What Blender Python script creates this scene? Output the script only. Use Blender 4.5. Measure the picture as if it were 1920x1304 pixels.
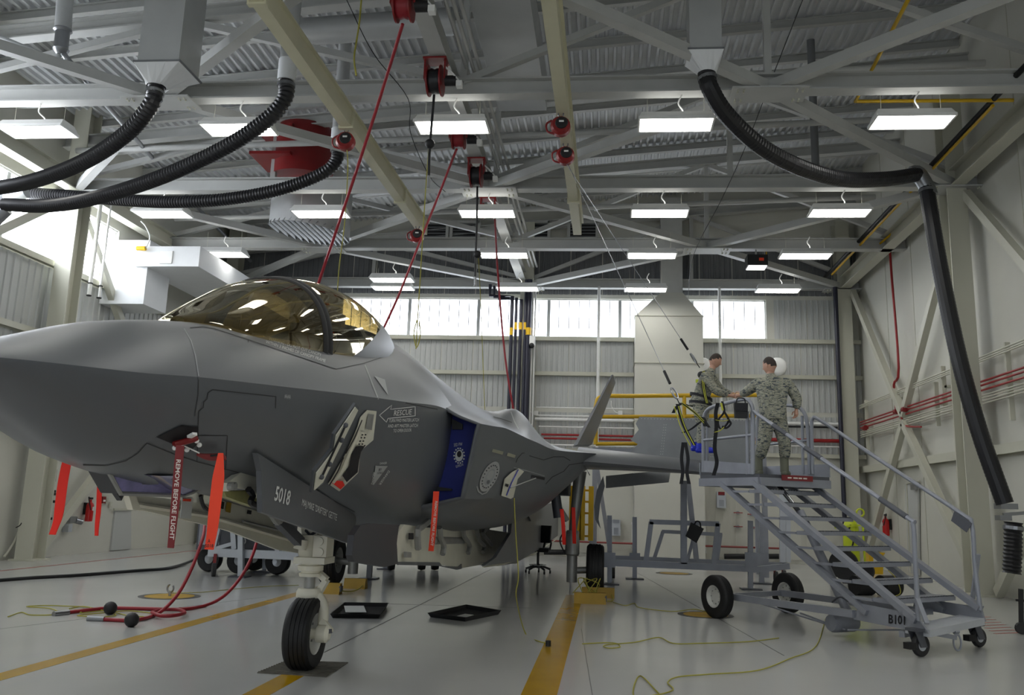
import bpy, math, random
from math import sin, cos, pi, exp, radians, sqrt, atan2
from mathutils import Vector as V, Matrix
from mathutils.bvhtree import BVHTree
random.seed(7)
for o in list(bpy.data.objects): bpy.data.objects.remove(o)
SC = bpy.context.scene
COL = SC.collection
# ---------------------------------------------------------------- camera
H, FP, CX, CY = 1.55, 1650., 984., 621.
_pi, _ya, _ro = .1957, .0959, .0295
_fw = V((-sin(_ya)*cos(_pi), cos(_ya)*cos(_pi), sin(_pi)))
_rt = V((cos(_ya), sin(_ya), 0)); _up = _rt.cross(_fw)
_r = _rt*cos(_ro)+_up*sin(_ro); _u = _up*cos(_ro)-_rt*sin(_ro)
CAMLOC = V((0, 0, H))
cd = bpy.data.cameras.new('camera'); cam = bpy.data.objects.new('camera', cd); COL.objects.link(cam)
cam.matrix_world = Matrix(((_r.x, _u.x, -_fw.x, 0), (_r.y, _u.y, -_fw.y, 0), (_r.z, _u.z, -_fw.z, H), (0, 0, 0, 1)))
cd.sensor_fit = 'HORIZONTAL'; cd.sensor_width = 36; cd.lens = FP/1920*36
cd.shift_x = -(CX-960)/1920; cd.shift_y = -(652-CY)/1920
cd.clip_start = .05; cd.clip_end = 300
SC.camera = cam
# ---------------------------------------------------------------- world: overcast sky outside, seen through the open hangar front behind the camera
w = bpy.data.worlds.new('sky'); SC.world = w; w.use_nodes = True
w.node_tree.nodes['Background'].inputs[0].default_value = (.86, .93, 1, 1)
w.node_tree.nodes['Background'].inputs[1].default_value = 1.3
SC.view_settings.view_transform = 'Standard'; SC.view_settings.look = 'None'
SC.view_settings.exposure = 0; SC.view_settings.gamma = 1; SC.view_settings.use_curve_mapping = False
LAMP = 17.0      # radiance of the fluorescent tubes' diffusers
WINDOW = 6.0    # radiance of the daylight in the window glazing
SC.cycles.use_denoising = True
SC.cycles.max_bounces = 8; SC.cycles.sample_clamp_indirect = 6

# ---------------------------------------------------------------- helpers
def ray(px, py):
    return _r*((px-CX)/FP)-_u*((py-CY)/FP)+_fw
def A(px, py, X=None, Y=None, Z=None, P=None, N=None):
    "the point of the photograph's pixel that lies on the plane X=, Y=, Z= or through P with normal N"
    d = ray(px, py)
    if X is not None: t = X/d.x
    elif Y is not None: t = Y/d.y
    elif Z is not None: t = (Z-H)/d.z
    else: t = (V(P)-CAMLOC).dot(V(N))/d.dot(V(N))
    return CAMLOC+d*t
def crv(pts, n=6, closed=False):
    P = [V(p) for p in pts]
    if closed: P = [P[-1]]+P+[P[0], P[1]]
    else: P = [P[0]*2-P[1]]+P+[P[-1]*2-P[-2]]
    o = []
    for k in range(len(P)-3):
        a, b, c, d = P[k:k+4]
        for i in range(n):
            t = i/n
            o.append(.5*(2*b+(c-a)*t+(2*a-5*b+4*c-d)*t*t+(3*b-a-3*c+d)*t**3))
    if not closed: o.append(P[-2])
    return o
class G:
    def __init__(s): s.v = []; s.f = []
    def add(s, vs, fs):
        k = len(s.v); s.v += [V(x) for x in vs]; s.f += [tuple(i+k for i in f) for f in fs]; return s
    def hexa(s, c8):
        return s.add(c8, [(0, 3, 2, 1), (4, 5, 6, 7), (0, 1, 5, 4), (1, 2, 6, 5), (2, 3, 7, 6), (3, 0, 4, 7)])
    def box(s, a, b):
        (x0, y0, z0), (x1, y1, z1) = a, b
        return s.hexa([(x0, y0, z0), (x1, y0, z0), (x1, y1, z0), (x0, y1, z0), (x0, y0, z1), (x1, y0, z1), (x1, y1, z1), (x0, y1, z1)])
    def cb(s, c, d, rz=0):
        "box about centre c with size d turned by rz"
        c = V(c); R = Matrix.Rotation(rz, 3, 'Z'); h = [q/2 for q in d]
        return s.hexa([c+R@V((x*h[0], y*h[1], z*h[2])) for z in (-1, 1) for x, y in ((-1, -1), (1, -1), (1, 1), (-1, 1))])
    def frame(s, p0, p1, up=(0, 0, 1)):
        d = (V(p1)-V(p0)).normalized(); up = V(up)
        if abs(d.dot(up)) > .98: up = V((0, 1, 0)) if abs(d.y) < .9 else V((1, 0, 0))
        x = d.cross(up).normalized(); y = x.cross(d); return d, x, y
    def bar(s, p0, p1, w, h=None, up=(0, 0, 1)):
        "rectangular bar, w across, h along up"
        h = h or w; d, x, y = s.frame(p0, p1, up); p0 = V(p0); p1 = V(p1)
        q = [(-w/2, -h/2), (w/2, -h/2), (w/2, h/2), (-w/2, h/2)]
        return s.hexa([p0+x*a+y*b for a, b in q]+[p1+x*a+y*b for a, b in q])
    def wbeam(s, p0, p1, w, h, t=.025, up=(0, 0, 1)):
        d, x, y = s.frame(p0, p1, up)
        for k in (-1, 1):
            o = y*(k*(h-t)/2); s.bar(V(p0)+o, V(p1)+o, w, t, up)
        return s.bar(p0, p1, t, h-2*t, up)
    def cyl(s, p0, p1, r0, r1=None, n=12, cap=True):
        r1 = r0 if r1 is None else r1; d, x, y = s.frame(p0, p1); p0 = V(p0); p1 = V(p1)
        vs = []
        for p, r in ((p0, r0), (p1, r1)):
            vs += [p+x*(r*cos(2*pi*i/n))+y*(r*sin(2*pi*i/n)) for i in range(n)]
        fs = [(i, (i+1) % n, n+(i+1) % n, n+i) for i in range(n)]
        if cap: fs += [tuple(range(n))[::-1], tuple(range(n, 2*n))]
        return s.add(vs, fs)
    def tube(s, pts, r, n=8, closed=False, rib=None, cap=True):
        P = [V(p) for p in pts]; m = len(P); k0 = len(s.v)
        t0 = (P[1]-P[0]).normalized(); _, x, y = s.frame(P[0], P[1])
        for i, p in enumerate(P):
            if closed: t = (P[(i+1) % m]-P[i-1]).normalized()
            else: t = (P[min(i+1, m-1)]-P[max(i-1, 0)]).normalized()
            q = t0.rotation_difference(t); x = q@x; y = q@y; t0 = t
            rr = r(i/(m-1)) if callable(r) else r
            if rib: rr *= 1+rib*(i % 2)
            s.v += [p+x*(rr*cos(2*pi*j/n))+y*(rr*sin(2*pi*j/n)) for j in range(n)]
        for i in range(m if closed else m-1):
            a = k0+i*n; b = k0+((i+1) % m)*n
            s.f += [(a+j, a+(j+1) % n, b+(j+1) % n, b+j) for j in range(n)]
        if cap and not closed:
            s.f += [tuple(range(k0, k0+n))[::-1], tuple(range(k0+(m-1)*n, k0+m*n))]
        return s
    def prism(s, poly, ex):
        "polygon of 3-D points thickened by the vector ex"
        n = len(poly); ex = V(ex); P = [V(p) for p in poly]
        return s.add(P+[p+ex for p in P], [tuple(range(n))[::-1], tuple(range(n, 2*n))]+[(i, (i+1) % n, n+(i+1) % n, n+i) for i in range(n)])
    def ribbon(s, pts, wv, th=.006):
        "hanging strip: centre line pts, half-width vector wv (one or a list), thickness th"
        P = [V(p) for p in pts]; m = len(P); k0 = len(s.v)
        for i, p in enumerate(P):
            a = V(wv[i] if isinstance(wv, list) else wv); t = (P[min(i+1, m-1)]-P[max(i-1, 0)]).normalized()
            nn = a.cross(t).normalized()*(th/2)
            s.v += [p-a-nn, p+a-nn, p+a+nn, p-a+nn]
        for i in range(m-1):
            q = k0+4*i; s.f += [(q+j, q+(j+1) % 4, q+4+(j+1) % 4, q+4+j) for j in range(4)]
        s.f += [(k0+3, k0+2, k0+1, k0), tuple(k0+4*(m-1)+j for j in range(4))]
        return s
    def lathe(s, prof, p, ax=(0, 0, 1), n=20, cap=True):
        "profile of (radius, height) turned about the axis ax through p"
        p = V(p); ax = V(ax).normalized(); _, x, y = s.frame(p, p+ax); k0 = len(s.v); m = len(prof)
        for r, h in prof: s.v += [p+ax*h+x*(r*cos(2*pi*j/n))+y*(r*sin(2*pi*j/n)) for j in range(n)]
        for i in range(m-1):
            a = k0+i*n; b = a+n; s.f += [(a+j, a+(j+1) % n, b+(j+1) % n, b+j) for j in range(n)]
        if not cap: return s
        if prof[0][0] > 1e-6: s.f.append(tuple(range(k0, k0+n))[::-1])
        if prof[-1][0] > 1e-6: s.f.append(tuple(range(k0+(m-1)*n, k0+m*n)))
        return s
    def ball(s, c, r, n=10, sc=(1, 1, 1)):
        k0 = len(s.v); c = V(c)
        for i in range(n+1):
            a = pi*i/n
            s.v += [c+V((sc[0]*r*sin(a)*cos(2*pi*j/(2*n)), sc[1]*r*sin(a)*sin(2*pi*j/(2*n)), -sc[2]*r*cos(a))) for j in range(2*n)]
        for i in range(n):
            a = k0+i*2*n; b = a+2*n; s.f += [(a+j, a+(j+1) % (2*n), b+(j+1) % (2*n), b+j) for j in range(2*n)]
        return s
    def build(s, name, m, parent=None, smooth=None, loc=None):
        me = bpy.data.meshes.new(name); me.from_pydata([tuple(x) for x in s.v], [], s.f); me.update()
        me.validate()
        if m: me.materials.append(M[m] if isinstance(m, str) else m)
        if smooth: me.shade_smooth(); me.set_sharp_from_angle(angle=radians(smooth))
        return link(name, me, parent)
def link(name, me, parent=None):
    o = bpy.data.objects.new(name, me); COL.objects.link(o)
    if parent is not None:
        o.parent = parent
        if parent.type == 'EMPTY': o.matrix_parent_inverse = Matrix.Translation(-parent.location)
    return o
def tag(o, label=None, cat=None, group=None, kind=None):
    if label: o['label'] = label
    if cat: o['category'] = cat
    if group: o['group'] = group
    if kind: o['kind'] = kind
    return o
def thing(name, label, cat, loc=(0, 0, 0), group=None, kind=None):
    o = bpy.data.objects.new(name, None); COL.objects.link(o); o.location = V(loc); o.empty_display_size = .1
    return tag(o, label, cat, group, kind)
def dup(root, loc, label, group=None):
    r = root.copy(); COL.objects.link(r); r.location = V(loc); r['label'] = label
    if group: r['group'] = group
    def sub(a, b):
        for ch in list(a.children):
            c = ch.copy(); COL.objects.link(c); c.parent = b; sub(ch, c)
    sub(root, r); return r
_txt = {}
def text2d(t, bold=0):
    "flat letters: points scaled to x 0..1 and cap height 0..1, faces, width/height ratio"
    if (t, bold) in _txt: return _txt[t, bold]
    cu = bpy.data.curves.new('lettering', 'FONT'); cu.body = t; cu.resolution_u = 2; cu.offset = bold
    o = bpy.data.objects.new('lettering', cu); COL.objects.link(o)
    me = bpy.data.meshes.new_from_object(o.evaluated_get(bpy.context.evaluated_depsgraph_get()))
    vs = [(v.co.x, v.co.y) for v in me.vertices]; fs = [tuple(p.vertices) for p in me.polygons]
    bpy.data.objects.remove(o); bpy.data.curves.remove(cu); bpy.data.meshes.remove(me)
    x0 = min(v[0] for v in vs); x1 = max(v[0] for v in vs); hh = .69
    r = ([((x-x0)/(x1-x0), y/hh) for x, y in vs], fs, (x1-x0)/hh); _txt[t, bold] = r; return r
def letters(name, t, m, P0, P1, U, mp, parent, bold=0):
    "lettering from pixel P0 to P1 along the baseline with cap vector U, laid on the surface mp"
    vs, fs, _ = text2d(t, bold); g = G()
    g.add([mp(P0[0]+x*(P1[0]-P0[0])+y*U[0], P0[1]+x*(P1[1]-P0[1])+y*U[1]) for x, y in vs], fs)
    return g.build(name, m, parent)
def letters3(name, t, m, p0, ex, ey, parent):
    "lettering in the plane p0 + x ex + y ey"
    vs, fs, _ = text2d(t); g = G(); p0, ex, ey = V(p0), V(ex), V(ey)
    return g.add([p0+ex*x+ey*y for x, y in vs], fs).build(name, m, parent)

# ---------------------------------------------------------------- materials
M = {}
def lin(c):
    return tuple((x/255/12.92 if x <= 10 else ((x/255+.055)/1.055)**2.4) for x in c)+(1,)
def mat(name, c, rough=.5, metal=0, var=.08, scale=3, bump=0, spec=.5, coat=0):
    m = bpy.data.materials.new(name); m.use_nodes = True; nt = m.node_tree; b = nt.nodes['Principled BSDF']; L = nt.links.new
    c = lin(c); b.inputs['Base Color'].default_value = c; b.inputs['Roughness'].default_value = rough
    b.inputs['Metallic'].default_value = metal; b.inputs['Specular IOR Level'].default_value = spec
    if coat: b.inputs['Coat Weight'].default_value = coat
    if var:
        tc = nt.nodes.new('ShaderNodeTexCoord'); no = nt.nodes.new('ShaderNodeTexNoise'); no.inputs['Scale'].default_value = scale; no.inputs['Detail'].default_value = 4
        L(tc.outputs['Object'], no.inputs['Vector'])
        r = nt.nodes.new('ShaderNodeValToRGB'); e = r.color_ramp.elements; e[0].position = .3; e[1].position = .7
        e[0].color = tuple(x*(1-var) for x in c[:3])+(1,); e[1].color = tuple(min(1, x*(1+var)) for x in c[:3])+(1,)
        L(no.outputs['Fac'], r.inputs['Fac']); L(r.outputs['Color'], b.inputs['Base Color'])
        if bump:
            bm = nt.nodes.new('ShaderNodeBump'); bm.inputs['Strength'].default_value = bump; bm.inputs['Distance'].default_value = .02
            L(no.outputs['Fac'], bm.inputs['Height']); L(bm.outputs['Normal'], b.inputs['Normal'])
    M[name] = m; return m
def emit(name, c, s):
    m = bpy.data.materials.new(name); m.use_nodes = True; nt = m.node_tree; nt.nodes.clear()
    e = nt.nodes.new('ShaderNodeEmission'); e.inputs[0].default_value = lin(c); e.inputs[1].default_value = s
    o = nt.nodes.new('ShaderNodeOutputMaterial'); nt.links.new(e.outputs[0], o.inputs[0]); M[name] = m
mat('floor', (190, 190, 188), .15, var=.035, scale=.6, spec=.55)
mat('stripe', (178, 138, 12), .22, var=.06)
mat('joint', (70, 70, 68), .6); mat('redline', (150, 70, 66), .4)
mat('wall', (204, 203, 193), .55, var=.03, scale=.8); mat('panel', (188, 190, 188), .5, var=.03, scale=.7)
mat('steel', (192, 191, 176), .45, var=.03, scale=1); mat('deck', (200, 202, 203), .5, var=.04)
mat('roofsteel', (180, 181, 178), .5, var=.04); mat('duct', (186, 188, 188), .42, metal=.25, var=.05, scale=2)
mat('whiteduct', (224, 226, 228), .5, var=.02); mat('rail', (204, 200, 172), .4, var=.03)
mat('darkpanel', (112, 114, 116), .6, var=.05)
mat('blackhose', (22, 22, 26), .42, var=.2, scale=6); mat('black', (16, 16, 18), .55, var=.1); mat('rubber', (20, 20, 21), .62, var=.25, scale=9, bump=.15)
mat('rubbergrey', (42, 42, 43), .7, var=.2, scale=6)
mat('redmetal', (126, 18, 20), .4, var=.08); mat('redpipe', (150, 32, 34), .35); mat('redhose', (142, 24, 36), .45)
mat('yellowpipe', (205, 165, 20), .35); mat('yellow', (222, 178, 16), .4, var=.08); mat('rope', (158, 152, 62), .7); mat('lime', (200, 215, 40), .45)
mat('ochre', (166, 132, 30), .5, var=.15)
mat('jet', (89, 92, 96), .4, var=.03, scale=1.2, spec=.45); mat('jetdark', (58, 58, 62), .5, var=.06, scale=2); mat('jetlight', (140, 143, 146), .45)
mat('seam', (38, 38, 40), .6, var=0); mat('mark', (210, 212, 210), .6, var=0); mat('markdim', (160, 162, 162), .6, var=0)
mat('gearwhite', (226, 222, 204), .35, var=.05, scale=5); mat('baywhite', (214, 212, 196), .45, var=.06, scale=3); mat('chrome', (190, 192, 194), .15, metal=1, var=0)
mat('geargrey', (150, 150, 146), .4, metal=.3, var=.1, scale=6); mat('hub', (206, 206, 200), .35, metal=.2)
mat('stand', (146, 149, 157), .4, metal=.25, var=.07, scale=4); mat('standlight', (190, 194, 200), .35, metal=.3, var=.06); mat('standdark', (84, 86, 92), .5, metal=.2)
mat('orange', (255, 72, 40), .65, var=.05); mat('redflag', (250, 44, 28), .65, var=.05); mat('darkflag', (128, 44, 46), .7); mat('flagtext', (225, 215, 205), .7, var=0); mat('ink', (22, 20, 24), .7, var=0)
mat('bluecover', (18, 34, 120), .65, var=.12, scale=4); mat('boot', (24, 44, 190), .5, var=.2, scale=20); mat('strip', (150, 148, 128), .5); mat('skin', (194, 150, 128), .5, var=.06, scale=12); mat('hair', (52, 42, 36), .7, var=.2, scale=40)
mat('webbing', (22, 23, 30), .7); mat('webyellow', (200, 200, 70), .7); mat('sage', (112, 114, 98), .7); mat('bluepipe', (36, 36, 52), .35); mat('white', (235, 235, 232), .4, var=.02)
mat('extred', (190, 22, 22), .3, var=.04); mat('metal', (150, 152, 155), .3, metal=.9, var=.05); mat('mat', (92, 88, 80), .8, var=.25, scale=14, bump=.3); mat('paper', (205, 206, 202), .7, var=.03)
mat('door', (214, 216, 214), .4, var=.02); mat('greenbay', (150, 148, 96), .5, var=.2, scale=10); mat('cockpit', (26, 26, 28), .6, var=.1); mat('gold', (196, 176, 96), .4, metal=.4)
emit('lamp', (255, 254, 249), LAMP); emit('glazing', (236, 244, 255), WINDOW); emit('glazing_sun', (240, 246, 255), WINDOW*2.8); emit('added_uplight', (255, 254, 249), LAMP*.25); emit('sign', (255, 255, 255), 2.0)
def camo():
    m = mat('camo', (130, 132, 120), .8, var=0); nt = m.node_tree; b = nt.nodes['Principled BSDF']; L = nt.links.new
    tc = nt.nodes.new('ShaderNodeTexCoord'); mp = nt.nodes.new('ShaderNodeMapping'); mp.inputs['Scale'].default_value = (9, 9, 26); mp.inputs['Rotation'].default_value = (.15, .2, 0)
    L(tc.outputs['Object'], mp.inputs[0]); no = nt.nodes.new('ShaderNodeTexNoise'); no.inputs['Scale'].default_value = 1.5; no.inputs['Detail'].default_value = 3; no.inputs['Distortion'].default_value = .6
    L(mp.outputs[0], no.inputs['Vector']); r = nt.nodes.new('ShaderNodeValToRGB'); r.color_ramp.interpolation = 'CONSTANT'; e = r.color_ramp.elements
    e[0].position = 0; e[0].color = lin((70, 78, 84)); e[1].position = .42; e[1].color = lin((138, 138, 122))
    for p, c in ((.5, (168, 166, 150)), (.57, (104, 110, 98)), (.64, (150, 152, 146))): q = e.new(p); q.color = lin(c)
    L(no.outputs['Fac'], r.inputs['Fac']); L(r.outputs['Color'], b.inputs['Base Color'])
camo()
def glassmat(name, tint, gloss=.35, rough=.03, base=.06):
    m = bpy.data.materials.new(name); m.use_nodes = True; nt = m.node_tree; nt.nodes.clear(); L = nt.links.new
    t = nt.nodes.new('ShaderNodeBsdfTransparent'); t.inputs[0].default_value = lin(tint); g = nt.nodes.new('ShaderNodeBsdfGlossy'); g.inputs['Roughness'].default_value = rough; g.inputs[0].default_value = (1, .93, .75, 1)
    lw = nt.nodes.new('ShaderNodeLayerWeight'); lw.inputs[0].default_value = .5; ma = nt.nodes.new('ShaderNodeMath'); ma.operation = 'ADD'; ma.inputs[1].default_value = base; ma.use_clamp = True
    mx = nt.nodes.new('ShaderNodeMixShader'); o = nt.nodes.new('ShaderNodeOutputMaterial')
    pw = nt.nodes.new('ShaderNodeMath'); pw.operation = 'POWER'; pw.inputs[1].default_value = 1/gloss; L(lw.outputs['Facing'], pw.inputs[0]); L(pw.outputs[0], ma.inputs[0]); L(ma.outputs[0], mx.inputs[0]); L(t.outputs[0], mx.inputs[1]); L(g.outputs[0], mx.inputs[2]); L(mx.outputs[0], o.inputs[0]); M[name] = m
glassmat('canopyglass', (214, 196, 148), .35, .02, .07); mat('eots', (124, 120, 168), .12, metal=.5, var=.5, scale=5); glassmat('darkglass', (60, 66, 74), .3, .05, .08)
# ---------------------------------------------------------------- setting
XL, XR, YB, YF = -13.45, 8.15, 29.0, -7.0      # wall faces; the front stays open
XCL, XCR = -13.0, 7.65                          # column lines
TZ = 8.75                                       # underside of the trusses
TY = (9.8, 14.6, 19.4, 24.2, 28.75)
def roofz(x): return 11.3+.085*(x+8.5)
def struct(g, name, m, parent=None, label=None, cat=None, **k):
    o = g.build(name, m, parent, **k)
    if parent is None: tag(o, label, cat, kind='structure')
    return o
fl = struct(G().box((XL-.3, YF, -.2), (XR+.3, YB+.3, 0)), 'floor', 'floor', None, 'glossy pale grey epoxy floor of the hangar', 'floor')
for x, w_ in ((-5.08, .21), (-2.77, .21), (-.54, .3)):
    struct(G().box((x-w_/2, -5, .0), (x+w_/2, 16.4 if x != -2.77 else 8.2, .002)), 'floor_stripe', 'stripe', fl)
struct(G().box((-11.79, 3, 0), (-11.71, 27, .002)), 'painted_line', 'redline', fl)
def fline(p, q, w_=.014, m='joint'):
    a, b = A(*p, Z=0), A(*q, Z=0); return struct(G().bar(a, b, w_, .003), 'floor_joint', m, fl)
fline((608, 1224), (925, 1066)); fline((560, 1128), (1000, 1141), .008); fline((380, 1078), (620, 1085), .01)
fline((0, 1180), (500, 1120), .006); fline((1180, 1066), (1470, 1230), .012); fline((1115, 1330), (1090, 1180), .006)
for k in range(7):
    a = A(1835+k*9, 1158+k*5, Z=0); struct(G().cb((a.x, a.y, 0), (.5, .05, .004), .5), 'hazard_mark', 'redline', fl)
# walls -------------------------------------------------------------
def ribbed(w_, h, ax, nr=6, d=.03):
    "siding panel, w_ wide along ax, h high, vertical ribs facing the room"
    g = G(); pts = []; n = V((0, -1, 0)) if ax == 'x' else V((1, 0, 0)); t = V((1, 0, 0)) if ax == 'x' else V((0, 1, 0))
    for i in range(nr):
        a = w_*i/nr; s = w_/nr
        pts += [(a, 0), (a+s*.62, 0), (a+s*.7, d), (a+s*.92, d)]
    pts.append((w_, 0)); vs = []
    for a, b in pts: vs += [t*a+n*b, t*a+n*b+V((0, 0, h))]
    return g.add(vs, [(2*i, 2*i+2, 2*i+3, 2*i+1) for i in range(len(pts)-1)])
def wallpanels(parent, rows, ax, a0, a1, pw, fixed, m='panel', nr=6, skip=None):
    for z0, z1, dark in rows:
        me = None; k = 0; a = a0
        while a < a1-.2:
            if not (skip and skip(a, a+pw, z0, z1)):
                if me is None:
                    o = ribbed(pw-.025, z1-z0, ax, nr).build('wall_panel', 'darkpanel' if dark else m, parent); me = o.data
                else: o = link('wall_panel', me, parent)
                o.location = (a, fixed, z0) if ax == 'x' else (fixed, a, z0)
            a += pw
WX0, WX1, WZ0, WZ1 = -9.2, 5.2, 7.12, 8.46      # window band in the back wall
g = G().box((XL-.3, YB, 0), (XR+.3, YB+.3, WZ0)).box((XL-.3, YB, WZ1), (XR+.3, YB+.3, 13.2)).box((XL-.3, YB, WZ0), (WX0, YB+.3, WZ1)).box((WX1, YB, WZ0), (XR+.3, YB+.3, WZ1))
wb = struct(g, 'wall_back', 'wall', None, 'cream back wall of the hangar with ribbed siding panels', 'wall')
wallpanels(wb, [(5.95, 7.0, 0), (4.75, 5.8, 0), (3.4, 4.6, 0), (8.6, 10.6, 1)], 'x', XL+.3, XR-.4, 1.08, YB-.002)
wallpanels(wb, [(WZ0, WZ1, 0)], 'x', WX1+.25, XR-.4, 1.08, YB-.002)
wallpanels(wb, [(.12, 3.3, 0)], 'x', XL+.3, XR-.4, 2.16, YB-.002, 'wall', 1)
for z in (3.35, 5.87, 7.04): struct(G().wbeam((XL, YB-.12, z), (XR, YB-.12, z), .13, .13, .015, up=(0, 1, 0)), 'girt', 'steel', wb)
def windowband(name, label, p0, ax, nv, nbig, h, light='glazing'):
    "framed translucent window band from p0 along ax; every pane its own part"
    L_ = (V(nv)-V(p0)).length; t = (V(nv)-V(p0)).normalized(); n = t.cross(V((0, 0, 1))); p0 = V(p0)
    wd = thing(name, label, 'window', p0, kind='structure')
    fr = G()
    for z in (0, h): fr.bar(p0+V((0, 0, z)), p0+t*L_+V((0, 0, z)), .16, .09)
    for k in (0, 1): fr.bar(p0+t*(L_*k), p0+t*(L_*k)+V((0, 0, h)), .09, .16)
    fr.build('window_frame', 'white', wd)
    G().bar(p0+n*.1-V((0, 0, .07)), p0+n*.1+t*L_-V((0, 0, .07)), .3, .05).build('window_sill', 'steel', wd)
    pw = L_/nbig; pn = 7 if ax == 'x' else 4; me = mu = None
    for k in range(nbig):
        if k: G().bar(p0+t*(pw*k), p0+t*(pw*k)+V((0, 0, h)), .11, .12).build('mullion', 'duct', wd)
        for j in range(pn):
            q = p0+t*(pw*k+(j+.5)*pw/pn)
            for z0, z1 in ((.045, h*.5-.006), (h*.5+.006, h-.045)):
                c = q+V((0, 0, (z0+z1)/2)); s = (pw/pn-.02, .02, z1-z0) if ax == 'x' else (.02, pw/pn-.02, z1-z0)
                if me is None: o = G().cb((0, 0, 0), s).build('pane', light, wd); me = o.data
                else: o = link('pane', me, wd)
                o.location = c
            if j and ax == 'x': G().bar(q-t*(pw/pn/2)-n*0.02, q-t*(pw/pn/2)+V((0, 0, h)), .028, .05).build('glazing_bar', 'duct', wd)
    return wd
windowband('window_1', 'long bright window band high on the back wall', (WX0, YB+.14, WZ0), 'x', (WX1, YB+.14, WZ0), 6, WZ1-WZ0)
LWY1 = A(212, 532, X=XL).y
wl = struct(G().box((XL-.3, YF, 0), (XL, YB, 7.0)).box((XL-.3, YF, 8.65), (XL, YB, 12)).box((XL-.3, LWY1, 7.0), (XL, YB, 8.65)), 'wall_left', 'wall', None, 'left hangar wall with ribbed panels below its windows', 'wall')
wallpanels(wl, [(5.3, 6.85, 0), (3.1, 5.1, 0)], 'y', 11, YB-.6, 1.5, XL+.002)
for z in (3.0, 5.2, 6.93): struct(G().wbeam((XL+.12, YF, z), (XL+.12, YB, z), .14, .14, .015, up=(1, 0, 0)), 'girt', 'steel', wl)
windowband('window_2', 'glaring white window band high on the left wall', (XL-.12, LWY1, 7.0), 'y', (XL-.12, LWY1-11.2, 7.0), 5, 1.65, 'glazing_sun')
wr = struct(G().box((XR, YF, 0), (XR+.3, YB, 13.2)), 'wall_right', 'wall', None, 'smooth off-white right wall of the hangar', 'wall')
struct(G().wbeam((XR-.1, YF, 2.95), (XR-.1, YB, 2.95), .2, .2, .02, up=(1, 0, 0)), 'girt', 'steel', wr)
for y in (13, 15.2, 17.4, 21.6, 23.8, 26): struct(G().box((XR-.012, y, .05), (XR, y+.02, 12.6)), 'panel_seam', 'steel', wr)
struct(G().box((XL-.3, YF-.3, 6.2), (XR+.3, YF, 12.6)), 'wall_front', 'wall', None, 'wall above the open hangar doorway behind the camera', 'wall')
# roof: corrugated deck, ribs running away from the camera ----------
g = G(); pit = .2; x = XL-.2; pr = []
while x < XR+.2:
    pr += [(x, 0), (x+pit*.5, 0), (x+pit*.62, -.07), (x+pit*.88, -.07)]; x += pit
vs = []
for px_, dz in pr: vs += [(px_, YF, roofz(px_)+dz), (px_, YB+.3, roofz(px_)+dz)]
cl = struct(g.add(vs, [(2*i, 2*i+1, 2*i+3, 2*i+2) for i in range(len(pr)-1)]), 'ceiling', 'deck', None, 'corrugated metal roof deck with ribs running to the back', 'ceiling')
struct(G().hexa([(XL-.3, YF, roofz(XL)+.1), (XR+.3, YF, roofz(XR)+.1), (XR+.3, YB+.3, roofz(XR)+.1), (XL-.3, YB+.3, roofz(XL)+.1), (XL-.3, YF, roofz(XL)+.3), (XR+.3, YF, roofz(XR)+.3), (XR+.3, YB+.3, roofz(XR)+.3), (XL-.3, YB+.3, roofz(XL)+.3)]), 'roof_insulation', 'darkpanel', cl)
y = 10.2; k = 0
while y < YB:                                    # bar joists under the deck
    g = G(); z0, z1 = roofz(XL)-.14, roofz(XR)-.14
    g.wbeam((XL, y, z0-.06), (XR, y, z1-.06), .13, .2, .02)
    struct(g, 'roof_joist', 'roofsteel', cl); y += 1.6
# trusses -------------------------------------------------------------
names = ['roof truss just behind the camera side of the hangar', 'nearest full-width roof truss crossing the top of the picture', 'second roof truss, over the right column', 'third roof truss, above the middle row of lights', 'farthest roof truss against the back wall']
XN = [XL+.35+i*(XR-XL-.7)/4 for i in range(5)]
for i, y in enumerate(TY):
    t = thing('roof_truss', names[i], 'truss', (0, y, TZ), kind='structure')
    G().wbeam((XL, y, TZ+.16), (XR, y, TZ+.16), .28, .32, .03).build('bottom_chord', 'roofsteel', t)
    G().wbeam((XL, y, roofz(XL)-.85), (XR, y, roofz(XR)-.85), .25, .28, .03).build('top_chord', 'roofsteel', t)
    nb = 4
    for k in range(nb):
        xa, xb = XL+(XR-XL)*k/nb, XL+(XR-XL)*(k+1)/nb
        a, b = ((xa, y, TZ+.3), (xb, y, roofz(xb)-.95)) if k % 2 == 0 else ((xa, y, roofz(xa)-.95), (xb, y, TZ+.3))
        G().bar(a, b, .13, .13).build('web_member', 'roofsteel', t)
        if k: G().bar((xa, y, TZ+.3), (xa, y, roofz(xa)-.9), .12, .12).build('web_post', 'roofsteel', t)
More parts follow.
